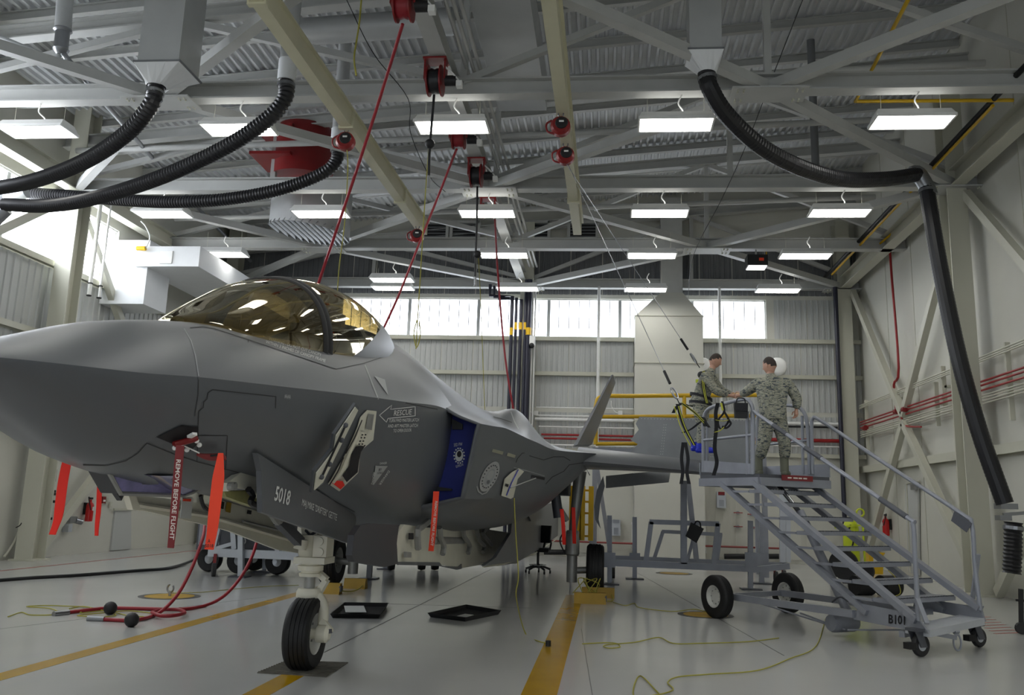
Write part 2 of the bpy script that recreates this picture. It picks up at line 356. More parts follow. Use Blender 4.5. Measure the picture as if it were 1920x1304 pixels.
# level bracing between the bottom chords, bolted to gusset plates ----
NX = {0: (XCL, -2.8, XCR), 1: (-8.35, 2.75), 2: (XCL, -2.8, XCR), 3: (-8.35, 2.75), 4: (XCL, -2.8, XCR)}
br = thing('roof_bracing', 'level zigzag steel bracing bolted between the roof trusses', 'bracing', (0, 19, TZ), kind='structure')
for i in range(4):
    for a in NX[i]:
        for b in NX[i+1]:
            if abs(a-b) < 7: G().bar((a, TY[i], TZ+.1), (b, TY[i+1], TZ+.1), .18, .18).build('brace', 'roofsteel', br)
for i in range(5):
    for a in NX[i]:
        if abs(a) < 9:
            gp = G().cb((a, TY[i], TZ-.02), (1.3, .6, .03)).build('gusset_plate', 'roofsteel', br)
            bo = G()
            for sx in (-.55, -.45, .45, .55):
                for sy in (-.22, -.15, .15, .22): bo.cyl((a+sx, TY[i]+sy, TZ-.065), (a+sx, TY[i]+sy, TZ-.03), .018, n=6)
            bo.build('bolts', 'steel', gp)
# columns and wall braces ---------------------------------------------
def column(x, y, label, sx):
    t = thing('column', label, 'column', (x, y, 0), kind='structure')
    G().wbeam((x, y, 0), (x, y, 11.0), .42, .5, .035, up=(0, 1, 0)).build('shaft', 'steel', t)
    G().cb((x, y, .02), (.6, .65, .04)).build('base_plate', 'steel', t)
column(XCL, 19.5, 'cream steel column on the left wall behind the fighter nose', 1)
column(XCR, 19.5, 'cream steel column midway along the right wall', -1)
column(XCR-.05, 28.7, 'cream steel column in the far right corner', -1)
column(XCL, 28.7, 'cream steel column in the far left corner', 1)
column(A(986, 640, Y=28.72).x, 28.72, 'cream steel column at the back wall behind the dark pipes', 1)
def wbrace(p, q, label, w_=.2):
    o = struct(G().bar(p, q, w_, .16, up=(1, 0, 0)), 'wall_brace', 'steel', None, label, 'brace')
xr = XR-.3
wbrace((xr, 28.4, 8.6), (xr, 24.2, 4.2), 'diagonal wall brace from the far right corner down to the red pipes')
wbrace((xr, 19.7, 8.6), (xr, 24.2, 4.2), 'diagonal wall brace from the right column top down to the red pipes')
wbrace((xr, 24.2, 4.0), (xr, 28.4, .1), 'lower diagonal wall brace reaching the far right corner floor')
wbrace((xr, 24.2, 4.0), (xr, 19.9, .1), 'lower diagonal wall brace reaching the right column foot')
wbrace((xr, 19.3, 8.6), (xr, 14.4, 4.0), 'diagonal wall brace leaving the upper right edge')
wbrace((xr, 19.1, .1), (xr, 14.6, 4.0), 'diagonal wall brace rising out of the right edge near the floor')
xl = XL+.35
wbrace((xl, 19.7, 8.6), (xl, 24.2, 4.1), 'diagonal wall brace crossing the left window towards the nose')
wbrace((xl, 19.3, 8.6), (xl, 14.4, 5.2), 'diagonal wall brace across the left window at the edge')
wbrace((xl, 19.8, .1), (xl, 24.2, 4.1), 'diagonal wall brace rising from the left column foot')
# eaves beams along the side walls
for x, lb in ((XCR, 'right'), (XCL, 'left')):
    struct(G().wbeam((x, YF, TZ+.2), (x, YB, TZ+.2), .3, .4, .03), 'eaves_beam', 'steel', None, 'eaves beam running along the top of the %s wall' % lb, 'beam')
# ---------------------------------------------------------------- overhead: lights
LZ = 8.3
def light_proto():
    t = thing('ceiling_light', '', 'light', (0, 0, 0), 'suspended fluorescent lights')
    w_, d = 1.3, .56
    g = G().add([(-w_/2, -d/2, 0), (w_/2, -d/2, 0), (w_/2, d/2, 0), (-w_/2, d/2, 0), (-w_/2+.04, -d/2+.1, .13), (w_/2-.04, -d/2+.1, .13), (w_/2-.04, d/2-.1, .13), (-w_/2+.04, d/2-.1, .13)],
                [(4, 5, 6, 7), (0, 1, 5, 4), (1, 2, 6, 5), (2, 3, 7, 6), (3, 0, 4, 7)])
    g.build('housing', 'white', t)
    G().box((-w_/2+.03, -d/2+.03, -.004), (w_/2-.03, d/2-.03, .012)).build('diffuser', 'lamp', t)
    g = G()
    for y in (-d/2, d/2): g.bar((-w_/2, y, -.02), (w_/2, y, -.02), .03, .05)
    for x in (-w_/2, w_/2): g.bar((x, -d/2, -.02), (x, d/2, -.02), .03, .05)
    g.build('rim', 'white', t)
    G().box((-w_/2+.1, -.1, .13), (w_/2-.1, .1, .136)).build('added_uplight_strip', 'added_uplight', t)  # glowing strip added on top of the housing to brighten the roof
    g = G()
    for i in range(27):
        x = -w_/2+w_*i/26
        for y in (-d/2, d/2): g.bar((x, y, -.05), (x, y, -.0), .006)
    for y in (-d/2, d/2): g.bar((-w_/2, y, -.05), (w_/2, y, -.05), .006)
    g.build('wire_guard', 'white', t)
    G().tube(crv([(.1, 0, .12), (.12, -.02, .22), (.04, -.1, .32), (.1, -.16, .45)]), .014).build('cord', 'white', t)
    for x in (-.5, .5): G().cyl((x, 0, .12), (x, 0, .62), .004, n=5).build('hanger', 'steel', t)
    return t
LX = [(-10.85, 'leftmost'), (-6.88, 'second from left'), (-2.86, 'middle'), (1.16, 'second from right'), (5.2, 'rightmost')]
lp = light_proto(); first = True
def lamp(x, y, lb):
    global first
    if first: lp.location = (x, y, LZ); lp['label'] = lb; first = False
    else: dup(lp, (x, y, LZ), lb)
for ri, (y, rn) in enumerate(((14.78, 'nearest'), (19.6, 'second'), (23.1, 'third'), (26.9, 'farthest'), (9.9, 'overhead'), (5.1, 'rear'), (.3, 'doorway'))):
    for ci, (x, cn) in enumerate(LX):
        if (ri, ci) in ((2, 1), (3, 0)): continue
        if ri < 4: lb = 'white fluorescent high-bay light, %s in the %s row of lights' % (cn, rn)
        else: lb = 'unseen high-bay light added to light the fighter, %s in the %s row' % (cn, rn)  # rows out of view, added to light the fighter
        lamp(x, y, lb)
q = A(735, 523, Z=LZ); lamp(q.x, q.y, 'white fluorescent light just in front of the farthest row, above the canopy')
# ---------------------------------------------------------------- ducts and hoses
def ductdrop(name, label, px0, px1, py, Y, tip, ztop, tipr=.15):
    a, b = A(px0, py, Y=Y), A(px1, py, Y=Y); w_ = (b.x-a.x); c = (a+b)/2; z = c.z
    t = thing(name, label, 'duct', (c.x, Y, z))
    G().box((c.x-w_*.44, Y-.0, z), (c.x+w_*.44, Y+w_*.88, ztop)).build('duct_shaft', 'duct', t)
    G().box((c.x-w_/2, Y-w_*.06, z-.015), (c.x+w_/2, Y+w_*.94, z+.015)).build('flange', 'metal', t)
    g = G(); q = [(c.x-w_/2, Y-w_*.06, z), (c.x+w_/2, Y-w_*.06, z), (c.x+w_/2, Y+w_*.94, z), (c.x-w_/2, Y+w_*.94, z)]
    tp = V(tip); n = 16; vs = []
    for i in range(n):
        an = 2*pi*i/n+pi/4; dx, dy = cos(an), sin(an); k = max(abs(dx), abs(dy)); vs.append((c.x+dx/k*w_/2, Y+w_*.44+dy/k*w_/2, z))
    vs += [tp+V((cos(2*pi*i/n+pi/4), sin(2*pi*i/n+pi/4), 0))*tipr for i in range(n)]
    g.add(vs, [(i, (i+1) % n, n+(i+1) % n, n+i) for i in range(n)]).build('transition', 'whiteduct', t)
    return tp
def hose(label, pix, r, n=40, mt='blackhose', band=True, name='exhaust_hose', rib=-.15):
    "corrugated hose; pix = (px, py, Y) stations"
    P = crv([A(p[0], p[1], Y=p[2]) for p in pix], 12); L_ = [0]
    for a, b in zip(P, P[1:]): L_.append(L_[-1]+(b-a).length)
    st = .034; m = int(L_[-1]/st); Q = []; k = 0
    for i in range(m+1):
        s = L_[-1]*i/m
        while k < len(L_)-2 and L_[k+1] < s: k += 1
        Q.append(P[k].lerp(P[k+1], (s-L_[k])/max(1e-6, L_[k+1]-L_[k])))
    t = thing(name, label, 'hose', Q[0])
    G().tube(Q, r, 14, rib=rib).build('corrugated_tube', mt, t, smooth=24)
    if band:
        d = (Q[1]-Q[0]).normalized(); G().cyl(Q[0]+d*.07, Q[0]+d*.13, r*1.08, n=16).build('clamp_band', 'metal', t)
    return t, Q
tp = A(293, 163, Y=12.3); ductdrop('square_duct', 'grey square duct dropping at upper left, ending in a white funnel', 252, 340, 116, 12.0, tp, 11.2)
hose('black corrugated hose from the white funnel sagging to the left edge', [(293, 163, 12.3), (284, 195, 12.3), (240, 248, 12.6), (160, 302, 13.2), (60, 340, 14), (-40, 358, 15), (-120, 372, 16)], .135)
def rounddrop(px, py, Y, r, zt, label):
    p = A(px, py, Y=Y); t = thing('round_duct', label, 'duct', p)
    G().cyl((p.x, Y, p.z), (p.x, Y, p.z+.38), r*1.1, n=20).build('collar', 'whiteduct', t, smooth=40)
    G().cyl((p.x, Y, p.z+.38), (p.x, Y, zt), r, n=20).build('pipe', 'duct', t, smooth=40)
rounddrop(537, 152, 13.4, .14, 11.4, 'grey round duct drop with white collar left of the rail')
hose('middle black corrugated hose from the round duct sagging to the left edge', [(537, 150, 13.4), (534, 185, 13.4), (500, 225, 13.5), (420, 278, 13.8), (300, 333, 14.4), (180, 371, 15.2), (90, 386, 15.8), (10, 384, 16.3)], .14)
rounddrop(633, 274, 17.2, .14, 11.4, 'short grey round duct drop behind the cream rail')
hose('lowest black corrugated hose curving left behind the other two', [(633, 274, 17.2), (631, 300, 17.2), (605, 325, 17.2), (530, 354, 17.3), (430, 373, 17.5), (330, 379, 17.7), (240, 376, 18), (140, 368, 18.2), (48, 362, 18.4)], .14)
for px, py, Y, q, lb in ((14, 352, 17.6, (-25, 385), 'upper'), (-2, 392, 16.4, (-30, 430), 'lower')):
    p, e = A(px+35 if lb == 'upper' else px+14, py+8 if lb == 'upper' else py, Y=Y), A(q[0], q[1], Y=Y)
    t = thing('hose_elbow', '%s bare metal hose elbow at the left edge under the window' % lb, 'elbow', p)
    G().cyl(p, p.lerp(e, .55), .145, n=18).build('sleeve', 'metal', t, smooth=40); G().cyl(p.lerp(e, .5), e, .15, n=18).build('hose_end', 'blackhose', t, smooth=40)
tp = A(1325, 138, Y=13.5); ductdrop('square_duct', 'wide square duct dropping at top right, ending in a white funnel', 1289, 1358, 92, 13.2, tp, 11.9)
hose('long black hose drooping from the right funnel to the wall elbow', [(1325, 138, 13.5), (1331, 165, 13.5), (1362, 215, 13.8), (1425, 274, 14.4), (1500, 314, 15.1), (1580, 336, 16), (1660, 336, 16.9), (1722, 327, 17.6)], .15, rib=-.05)
p, e = A(1722, 326, Y=17.6), A(1740, 356, Y=17.6)
t = thing('hose_elbow', 'bare metal elbow joining the two right-hand hoses', 'elbow', p)
G().tube(crv([p-V((.14, 0, .0)), p, e, e-V((-.03, 0, .12))], 4), .155, 18).build('sleeve', 'metal', t, smooth=40)
hose('black hose hanging down the right wall from the elbow', [(1737, 350, 17.6), (1748, 420, 17.5), (1768, 530, 17.4), (1800, 680, 17.2), (1838, 815, 17.1), (1884, 945, 17)], .155, rib=-.03)
hose('black hose end hanging at the right edge above the floor', [(1900, 980, 16.8), (1899, 1030, 16.8), (1897, 1076, 16.8)], .16)
p = A(1880, 955, Y=17.1); t = thing('hose_bracket', 'grey steel hose bracket on the right wall under the hose end', 'bracket', p)
G().cb((p.x+.06, p.y, p.z+.05), (.3, .3, .1)).build('clamp', 'metal', t); G().cb((p.x, p.y, p.z-.16), (.2, .24, .09)).build('lower_clamp', 'metal', t); G().bar(p+V((0, 0, -.1)), V((XR, p.y, p.z)), .06).build('arm', 'metal', t)
# big duct along the roof, round duct across, supply duct on the left
struct3 = lambda g, n, m, lb, c='duct': tag(g.build(n, m, None, smooth=40), lb, c)
a, b = A(890, 40, Z=9.9), A(1000, 40, Z=9.9)
struct3(G().box((a.x, 10.0, 9.9), (b.x, 17.6, 10.6)), 'roof_duct', 'duct', 'wide flat grey duct running under the roof at top centre')
a, b = A(540, 62, Y=15.6), A(850, 40, Y=15.6)
g = G().tube([a, b], .27, 20)
struct3(g, 'round_roof_duct', 'duct', 'perforated round grey duct crossing behind the left rail')
a, b = A(-60, 98, Y=15), A(110, 180, Y=15)
# white supply duct over the left wall
yd = 24*(XL+.95)/A(257, 462, Y=24).x; f0, f1 = A(257, 462, Y=yd), A(372, 500, Y=yd)
t = thing('supply_duct', 'white rectangular supply duct high on the left, running to the back', 'duct', (f0.x, yd, f1.z))
G().box((f0.x, yd, f1.z), (f1.x, 28.3, f0.z)).build('duct_box', 'whiteduct', t)
a = A(312, 483, Y=yd)
G().box((a.x-.17, yd-.03, a.z-.17), (a.x+.17, yd, a.z+.17)).build('access_panel', 'white', t)
G().box((XL+.02, yd+.1, f1.z-1.0), (f0.x+.3, yd+1.3, f0.z+.2)).build('wall_drop', 'whiteduct', t)
p = A(265, 466, Y=yd-.1); t = thing('emergency_lamp', 'small yellow lamp with cable on the white supply duct', 'lamp', p)
G().cyl(p-V((.12, 0, 0)), p+V((.12, 0, 0)), .06, n=10).build('lens', 'yellow', t); G().tube(crv([p+V((.12, 0, 0)), p+V((.2, 0, .3)), p+V((.05, 0, .6)), p+V((-.1, 0, .75))]), .015).build('cable', 'white', t)
# galvanised vent pipe at top left
a, b, c, d = A(126, -60, Y=13.6), A(118, 55, Y=13.6), A(114, 95, Y=13.6), A(100, 112, Y=13.6)
t = thing('vent_pipe', 'galvanised vent pipe branching at the top left corner', 'pipe', b)
G().cyl(a, b, .14, n=18).build('upper_pipe', 'duct', t, smooth=40); G().lathe([(.15, 0), (.16, .03), (.12, .06), (.12, .38), (.14, .4), (.12, .44), (.07, .5)], b, c-b).build('reducer', 'metal', t, smooth=40)
G().tube(crv([c, d, A(60, 96, Y=13.6), A(-20, 62, Y=13.6)], 5), .055, 10).build('left_branch', 'duct', t, smooth=40)
G().tube(crv([c, A(132, 118, Y=13.7), A(160, 150, Y=14.5), A(230, 232, Y=17), A(300, 312, Y=20), A(380, 400, Y=24), A(470, 490, Y=28)], 5), .055, 10).build('long_branch', 'metal', t, smooth=40)
# red roof fan hood and round grey diffuser
p = A(566, 330, Y=19.9); t = thing('fan_hood', 'dark red round fan hood hanging under the roof', 'fan', p)
r = .75; G().lathe([(r, 0), (r, 1.15), (r*.9, 1.3), (0, 1.3)], (p.x, 19.9, p.z-.1), n=28).build('drum', 'redmetal', t, smooth=40)
for z, x0 in ((.25, -.78), (.95, -.72)): G().cb((p.x-.5, 19.6, p.z+z), (1.0, 1.2, .07)).build('flange', 'redmetal', t)
for dx in (-.5, .5): G().cyl((p.x+dx, 19.9, p.z+1.1), (p.x+dx, 19.9, p.z+2.3), .02, n=6).build('hanger_rod', 'roofsteel', t)
p = A(583, 455, Y=22.0); q = A(583, 368, Y=22.0); t = thing('round_diffuser', 'large round grey air diffuser with louvred slanted mouth above the canopy', 'diffuser', p)
R = (A(655, 410, Y=22).x-A(511, 410, Y=22).x)/2; cx = (A(655, 410, Y=22).x+A(511, 410, Y=22).x)/2; zb, zt = A(583, 438, Y=22).z, q.z
for s in (-.6, .6): G().cyl((cx+s, 22, zt), (cx+s, 22, 11.4), .02, n=6).build('hanger_rod', 'roofsteel', t)
n = 32; vs = []
for i in range(n):
    a = 2*pi*i/n; vs.append((cx+R*cos(a), 22+R*sin(a), zb-.14*cos(a)))
for i in range(n):
    a = 2*pi*i/n; vs.append((cx+R*cos(a), 22+R*sin(a), zt+.5))
G().add(vs, [(i, (i+1) % n, n+(i+1) % n, n+i) for i in range(n)]).build('drum', 'duct', t, smooth=40)
for i in range(13):
    x = -R+2*R*(i+.5)/13; h = sqrt(max(0, R*R-x*x))
    zz = lambda yy, x=x: zb-.14*x/R
    G().hexa([(cx+x-.05, 22-h, zz(-h)), (cx+x-.03, 22-h, zz(-h)), (cx+x-.03, 22+h, zz(h)), (cx+x-.05, 22+h, zz(h)), (cx+x+.03, 22-h, zz(-h)+.1), (cx+x+.05, 22-h, zz(-h)+.1), (cx+x+.05, 22+h, zz(h)+.1), (cx+x+.03, 22+h, zz(h)+.1)]).build('louvre_slat', 'metal', t)
# small square vents high on the back wall
for px in (813, 872, 1003, 1093):
    p = A(px, 432, Y=28.6); t = thing('wall_vent', 'dark framed vent high at the back, %s' % {813: 'left one behind the rail end', 872: 'under the hose reels', 1003: 'right of the slanting post', 1093: 'behind the end of the right rail'}[px], 'vent', p, 'vents high at the back')
    g = G()
    for s in (-1, 1): g.bar(p+V((s*.48, 0, -.32)), p+V((s*.48, 0, .32)), .1, .08); g.bar(p+V((-.5, 0, s*.3)), p+V((.5, 0, s*.3)), .08, .1)
    g.build('vent_frame', 'roofsteel', t); G().cb(p+V((0, .04, 0)), (.9, .03, .56)).build('screen', 'black', t)
    for k in range(5): G().cb(p+V((0, .0, -.22+k*.11)), (.88, .03, .03)).build('louvre', 'darkpanel', t)
# ---------------------------------------------------------------- rails, lifelines, reels
def rail(pa, pb, label, w_=.2):
    z = 8.3; a, b = A(*pa, Z=z), A(*pb, Z=z); x = (a.x+b.x)/2
    a.x = a.x*.5+x*.5; b.x = b.x*.5+x*.5; a = a+(a-b)*.35
    t = thing('lifeline_rail', label, 'rail', b)
    G().bar(a, b, w_, .3).build('rail_beam', 'rail', t); G().bar(a+V((0, 0, .16)), b+V((0, 0, .16)), w_*1.5, .03).build('top_flange', 'rail', t)
    y = 10.5
    while y < b.y:
        c = a.lerp(b, (y-a.y)/(b.y-a.y)); G().cb(c, (w_+.07, .09, .36)).build('rail_clamp', 'rail', t); y += 4.0
    return a, b
ra = rail((440, -60), (800, 430), 'cream lifeline rail slanting from top left toward the centre')
rb = rail((1020, -60), (1085, 430), 'cream lifeline rail above the centre, right of the hose reels')
def lifeline(px, py, Y, label):
    p = A(px, py, Z=7.9); t = thing('retractable_lifeline', label, 'lifeline', p, 'red retractable lifelines')
    G().lathe([(.0, -.1), (.13, -.1), (.17, -.06), (.17, .06), (.13, .1), (0, .1)], p, (0, 1, 0), 18).build('case', 'redmetal', t, smooth=40)
    G().lathe([(.0, -.12), (.1, -.115), (.115, -.09)], p+V((.02, 0, .03)), (0, 1, 0), 16).build('label_disc', 'black', t)
    G().cb(p+V((.02, -.125, .05)), (.08, .01, .03)).build('sticker', 'white', t)
    G().tube(crv([p+V((-.1, 0, -.13)), p+V((-.22, 0, -.08)), p+V((-.24, 0, .05)), p+V((-.15, 0, .12))], 5), .018, 6).build('handle', 'redmetal', t)
    G().tube([p+V((.045*cos(a), 0, .24+.07*sin(a))) for a in [2*pi*k/14 for k in range(14)]], .012, 6, closed=True).build('carabiner', 'metal', t)
    return p
l1 = lifeline(648, 266, 15, 'red retractable lifeline under the left rail beside the round duct')
l2 = lifeline(782, 443, ra[1].y-.2, 'red retractable lifeline at the far end of the left rail')
l3 = lifeline(1051, 238, 15.2, 'red retractable lifeline, upper of two on the right rail')
l4 = lifeline(1060, 293, 16.6, 'red retractable lifeline, lower of two on the right rail')
# reel beam
bx = A(905, 330, Z=8.95).x
t = thing('reel_beam', 'grey beam carrying the hose reels toward the back', 'beam', (bx, 20, 8.95), kind='structure'); G().wbeam((bx, 9, 9.1), (bx, 28.6, 9.1), .28, .3, .025).build('beam', 'roofsteel', t)
for k in range(3): G().cyl((bx+.3+.12*k, 9, 9.3), (bx+.3+.12*k, 28, 9.3), .035, n=8).build('conduit', 'roofsteel', t)
for k in range(5):
    p = A((985, 925, 975, 945, 880)[k], (520, 370, 500, 425, 230)[k], Z=8.9)
def reel(px, py, rpx, label, hosecol):
    Z = 8.55; p = A(px, py, Z=Z); p = V((bx-.28, p.y, Z)); p = A(px, py, Y=p.y); r = rpx*p.y/1650
    t = thing('hose_reel', label, 'hose reel', p, 'hose reels under the roof beam')
    for s in (-1, 1): G().lathe([(.05, -.012), (r, -.012), (r, .012), (.05, .012)], p+V((s*.11, 0, 0)), (1, 0, 0), 24).build('flange', 'redmetal', t, smooth=40)
    G().lathe([(r*.72, -.1), (r*.8, -.05), (r*.72, 0), (r*.8, .05), (r*.72, .1)], p, (1, 0, 0), 24).build('wound_hose', hosecol, t, smooth=60)
    G().bar(p+V((-.17, 0, 0)), p+V((-.17, 0, r+.1)), .03, .2).build('bracket', 'redmetal', t); G().bar(p+V((.17, 0, 0)), p+V((.17, 0, r+.1)), .03, .2).build('bracket', 'redmetal', t); G().cb(p+V((0, 0, r+.1)), (.4, .3, .03)).build('mount_plate', 'redmetal', t)
    G().cyl(p+V((.17, 0, 0)), p+V((.36, 0, 0)), .09, n=14).build('motor', 'black', t, smooth=40); G().cb(p+V((.42, -.02, -.08)), (.1, .12, .1)).build('junction_box', 'white', t)
    G().tube(crv([p+V((.42, 0, -.02)), p+V((.3, -.08, .1)), p+V((.16, -.05, .25)), p+V((.15, 0, .4))]), .016).build('cable', 'white', t)
    return p, r
r1 = reel(757, 12, 34, 'nearest hose reel at the top edge, dark red with red hose', 'redhose')
r2 = reel(816, 152, 32, 'second hose reel, dark red with black hose, left of the beam', 'blackhose')
r3 = reel(860, 262, 20, 'third hose reel, dark red with red hose, behind a light', 'redhose')
r4 = reel(893, 330, 24, 'fourth hose reel, dark red with black hose at the truss node', 'blackhose')
r5 = reel(915, 396, 16, 'farthest hose reel behind the middle light of the second row', 'redhose')
def line(name, label, cat, pts, r, m, n=6, **k):
    o = G().tube(crv(pts, 6), r, n).build(name, m, None, smooth=60); return tag(o, label, cat, **k)
def hang(pts): return [A(p[0], p[1], Y=p[2]) for p in pts]
line('air_hose', 'red hose hanging from the nearest reel down behind the cockpit canopy', 'hose', hang([(755, 45, r1[0].y), (720, 160, 12.2), (680, 285, 12.8), (640, 405, 13.3), (596, 535, 13.8), (570, 620, 14)]), .026, 'redhose')
line('air_hose', 'red hose hanging from the third reel down behind the fighter spine', 'hose', hang([(856, 280, r3[0].y), (825, 360, 17.2), (785, 460, 17.3), (745, 560, 17.4), (708, 640, 17.5), (690, 690, 17.5)]), .026, 'redhose')
line('air_hose', 'red hose hanging from the farthest reel beside the dark pipes', 'hose', hang([(928, 412, r5[0].y), (934, 520, 22.5), (946, 660, 22.6), (962, 765, 22.7), (980, 850, 22.8)]), .026, 'redhose')
def stophose(label, pix, ballpy):
    P = hang(pix); t = thing('power_cable', label, 'hose', P[0]); G().tube(crv(P), .022, 8).build('cable', 'blackhose', t)
    G().ball(A(pix[0][0]-8 if ballpy < 300 else pix[0][0], ballpy, Y=P[0].y), .085, 8).build('stop_ball', 'black', t, smooth=60); G().cyl(P[-1], P[-1]-V((0, 0, .2)), .03, n=8).build('coupling', 'metal', t)
stophose('black hose with stop ball hanging from the second reel', [(814, 178, r2[0].y), (810, 225, r2[0].y), (805, 290, r2[0].y), (804, 330, r2[0].y)], 270)
stophose('black hose with stop ball hanging from the fourth reel', [(895, 350, r4[0].y), (894, 420, r4[0].y), (892, 480, r4[0].y), (891, 520, r4[0].y)], 477)
line('pull_rope', 'short knotted yellow rope dangling at the top left of the reels', 'rope', hang([(679, -20, 12), (674, 40, 12), (668, 80, 12), (664, 110, 12), (668, 142, 12)]), .014, 'rope')
line('pull_rope', 'long yellow rope hanging from the second reel ball past the windows', 'rope', hang([(805, 268, 14.3), (800, 330, 15), (794, 420, 15.5), (788, 520, 16), (783, 600, 16.2), (780, 655, 16.3)]), .01, 'rope')
line('pull_rope', 'thin yellow rope hanging from the left lifeline behind the canopy', 'rope', hang([(650, 275, l1.y), (652, 318, l1.y), (646, 420, l1.y+.3), (636, 500, l1.y+.5), (632, 560, l1.y+.6)]), .009, 'rope')
line('pull_rope', 'thin yellow rope hanging from the fourth reel before the back windows', 'rope', hang([(897, 480, r4[0].y), (901, 560, 19), (904, 640, 19.2), (909, 770, 19.4)]), .008, 'rope')
P = hang([(782, 600, 16.2), (776, 625, 16.2), (781, 652, 16.2), (788, 628, 16.2), (786, 602, 16.2)])
line('rope_loop', 'yellow rope loop tied at the end of the long hanging rope', 'rope', P, .011, 'rope')
line('guy_wire', 'thin grey wire running from the top left of the reels down the truss', 'wire', hang([(650, 0, 13), (700, 100, 13.5), (765, 185, 14.5), (770, 250, 15.5), (805, 330, 17), (835, 360, 18)]), .008, 'black')
line('guy_wire', 'thin grey wire slanting down behind the right hose', 'wire', hang([(1505, 0, 14), (1450, 140, 15), (1400, 270, 17), (1355, 370, 19), (1300, 480, 22), (1290, 560, 25)]), .008, 'black')
# beams hanging under the back truss, drop pipes
for px, lb in ((1122, 'left of the white wall duct'), (1350, 'right of the white wall duct'), (1560, 'in the right corner')):
    if px == 1560: continue
    x = A(px, 640, Y=28.66).x; line('drop_pipe', 'thin white vertical pipe in front of the back wall %s' % lb, 'pipe', [(x, 28.66, 8.8), (x, 28.66, 6), (x, 28.66, 3.4)], .05, 'white', 10)
# yellow gas pipe at upper right
P = [A(1718, -30, Z=9.3), A(1604, 190, Z=9.0), A(1900, 188, Y=A(1604, 190, Z=9.0).y)]
t = thing('gas_pipe', 'yellow gas pipe angling across the top right corner', 'pipe', P[1]); G().tube(P, .035, 10).build('pipe_run', 'yellowpipe', t, smooth=50)
a, b = A(1862, 198, Z=8.9), A(1560, 515, Z=8.9); G().tube([a, b], .03, 8).build('eaves_run', 'yellowpipe', t)
P = [A(1683, 415, Y=23.6), A(1680, 432, Y=23.6), A(1640, 465, Y=24.4), A(1437, 466, Y=24.4), A(1437, 490, Y=24.4)]; G().tube(P, .035, 8).build('branch_run', 'yellowpipe', t)
p = A(1418, 495, Y=24.2); t = thing('unit_heater', 'black ceiling unit with lit panel and yellow pipe at the back right', 'heater', p)
G().cb(p+V((0, 0, .05)), (.55, .5, .3)).build('casing', 'black', t); G().cyl(p, V((p.x, p.y, TZ+.1)), .02, n=6).build('hanger_rod', 'roofsteel', t); G().cb(p+V((0, -.02, -.12)), (.5, .45, .02)).build('lit_panel', 'sign', t); G().cb(p+V((.1, -.26, .06)), (.13, .02, .08)).build('orange_label', 'orange', t)
# dark pipes beside the eaves on the right and a dark vertical pipe in the corner
line('corner_pipe', 'dark vertical pipe with yellow band in the far right corner', 'pipe', [(XCR-.35, 28.4, 8.9), (XCR-.35, 28.4, 5), (XCR-.35, 28.4, .3)], .07, 'bluepipe', 10)
line('roof_pipe', 'long dark pipe under the right eaves', 'pipe', [(XCR-.75, 3, 9.0), (XCR-.75, 20, 9.0), (XCR-.75, 28.5, 9.0)], .05, 'black', 10)
line('roof_pipe', 'dark vertical pipe near the roof at top right', 'pipe', hang([(1520, 75, 19), (1524, 180, 19.2), (1530, 330, 19.6)]), .09, 'darkpanel', 10)
for y, z, lb in ((16.4, 9.6, 'near'), (18.6, 9.5, 'upper'), (23.5, 9.45, 'lower')):
    line('sprinkler_pipe', 'white sprinkler pipe crossing under the roof, the %s one' % lb, 'pipe', [(-12.6, y, z), (-3, y, z+.25), (7.2, y, z+.6)], .07, 'roofsteel', 10)
# ---------------------------------------------------------------- the fighter
X0 = -2.78                                      # its centre line; nose toward the camera
JET = thing('fighter_jet', 'grey stealth fighter jet parked nose-first with open bays', 'aircraft', (X0, 8.36, 0))
def tab(T, y):
    "smooth table lookup"
    n = len(T)
    if y <= T[0][0]: return T[0][1:]
    if y >= T[-1][0]: return T[-1][1:]
    k = 0
    while T[k+1][0] < y: k += 1
    a, b = T[k], T[k+1]; h = b[0]-a[0]; t = (y-a[0])/h; o = []
    for j in range(1, len(a)):
        s = (b[j]-a[j])/h
        s0 = s if k == 0 else (a[j]-T[k-1][j])/(a[0]-T[k-1][0]); s1 = s if k == n-2 else (T[k+2][j]-b[j])/(T[k+2][0]-b[0])
        m0 = 0 if s0*s <= 0 else 2*s0*s/(s0+s); m1 = 0 if s1*s <= 0 else 2*s1*s/(s1+s)
        o.append((2*t**3-3*t*t+1)*a[j]+(t**3-2*t*t+t)*h*m0+(-2*t**3+3*t*t)*b[j]+(t**3-t*t)*h*m1)
    return o
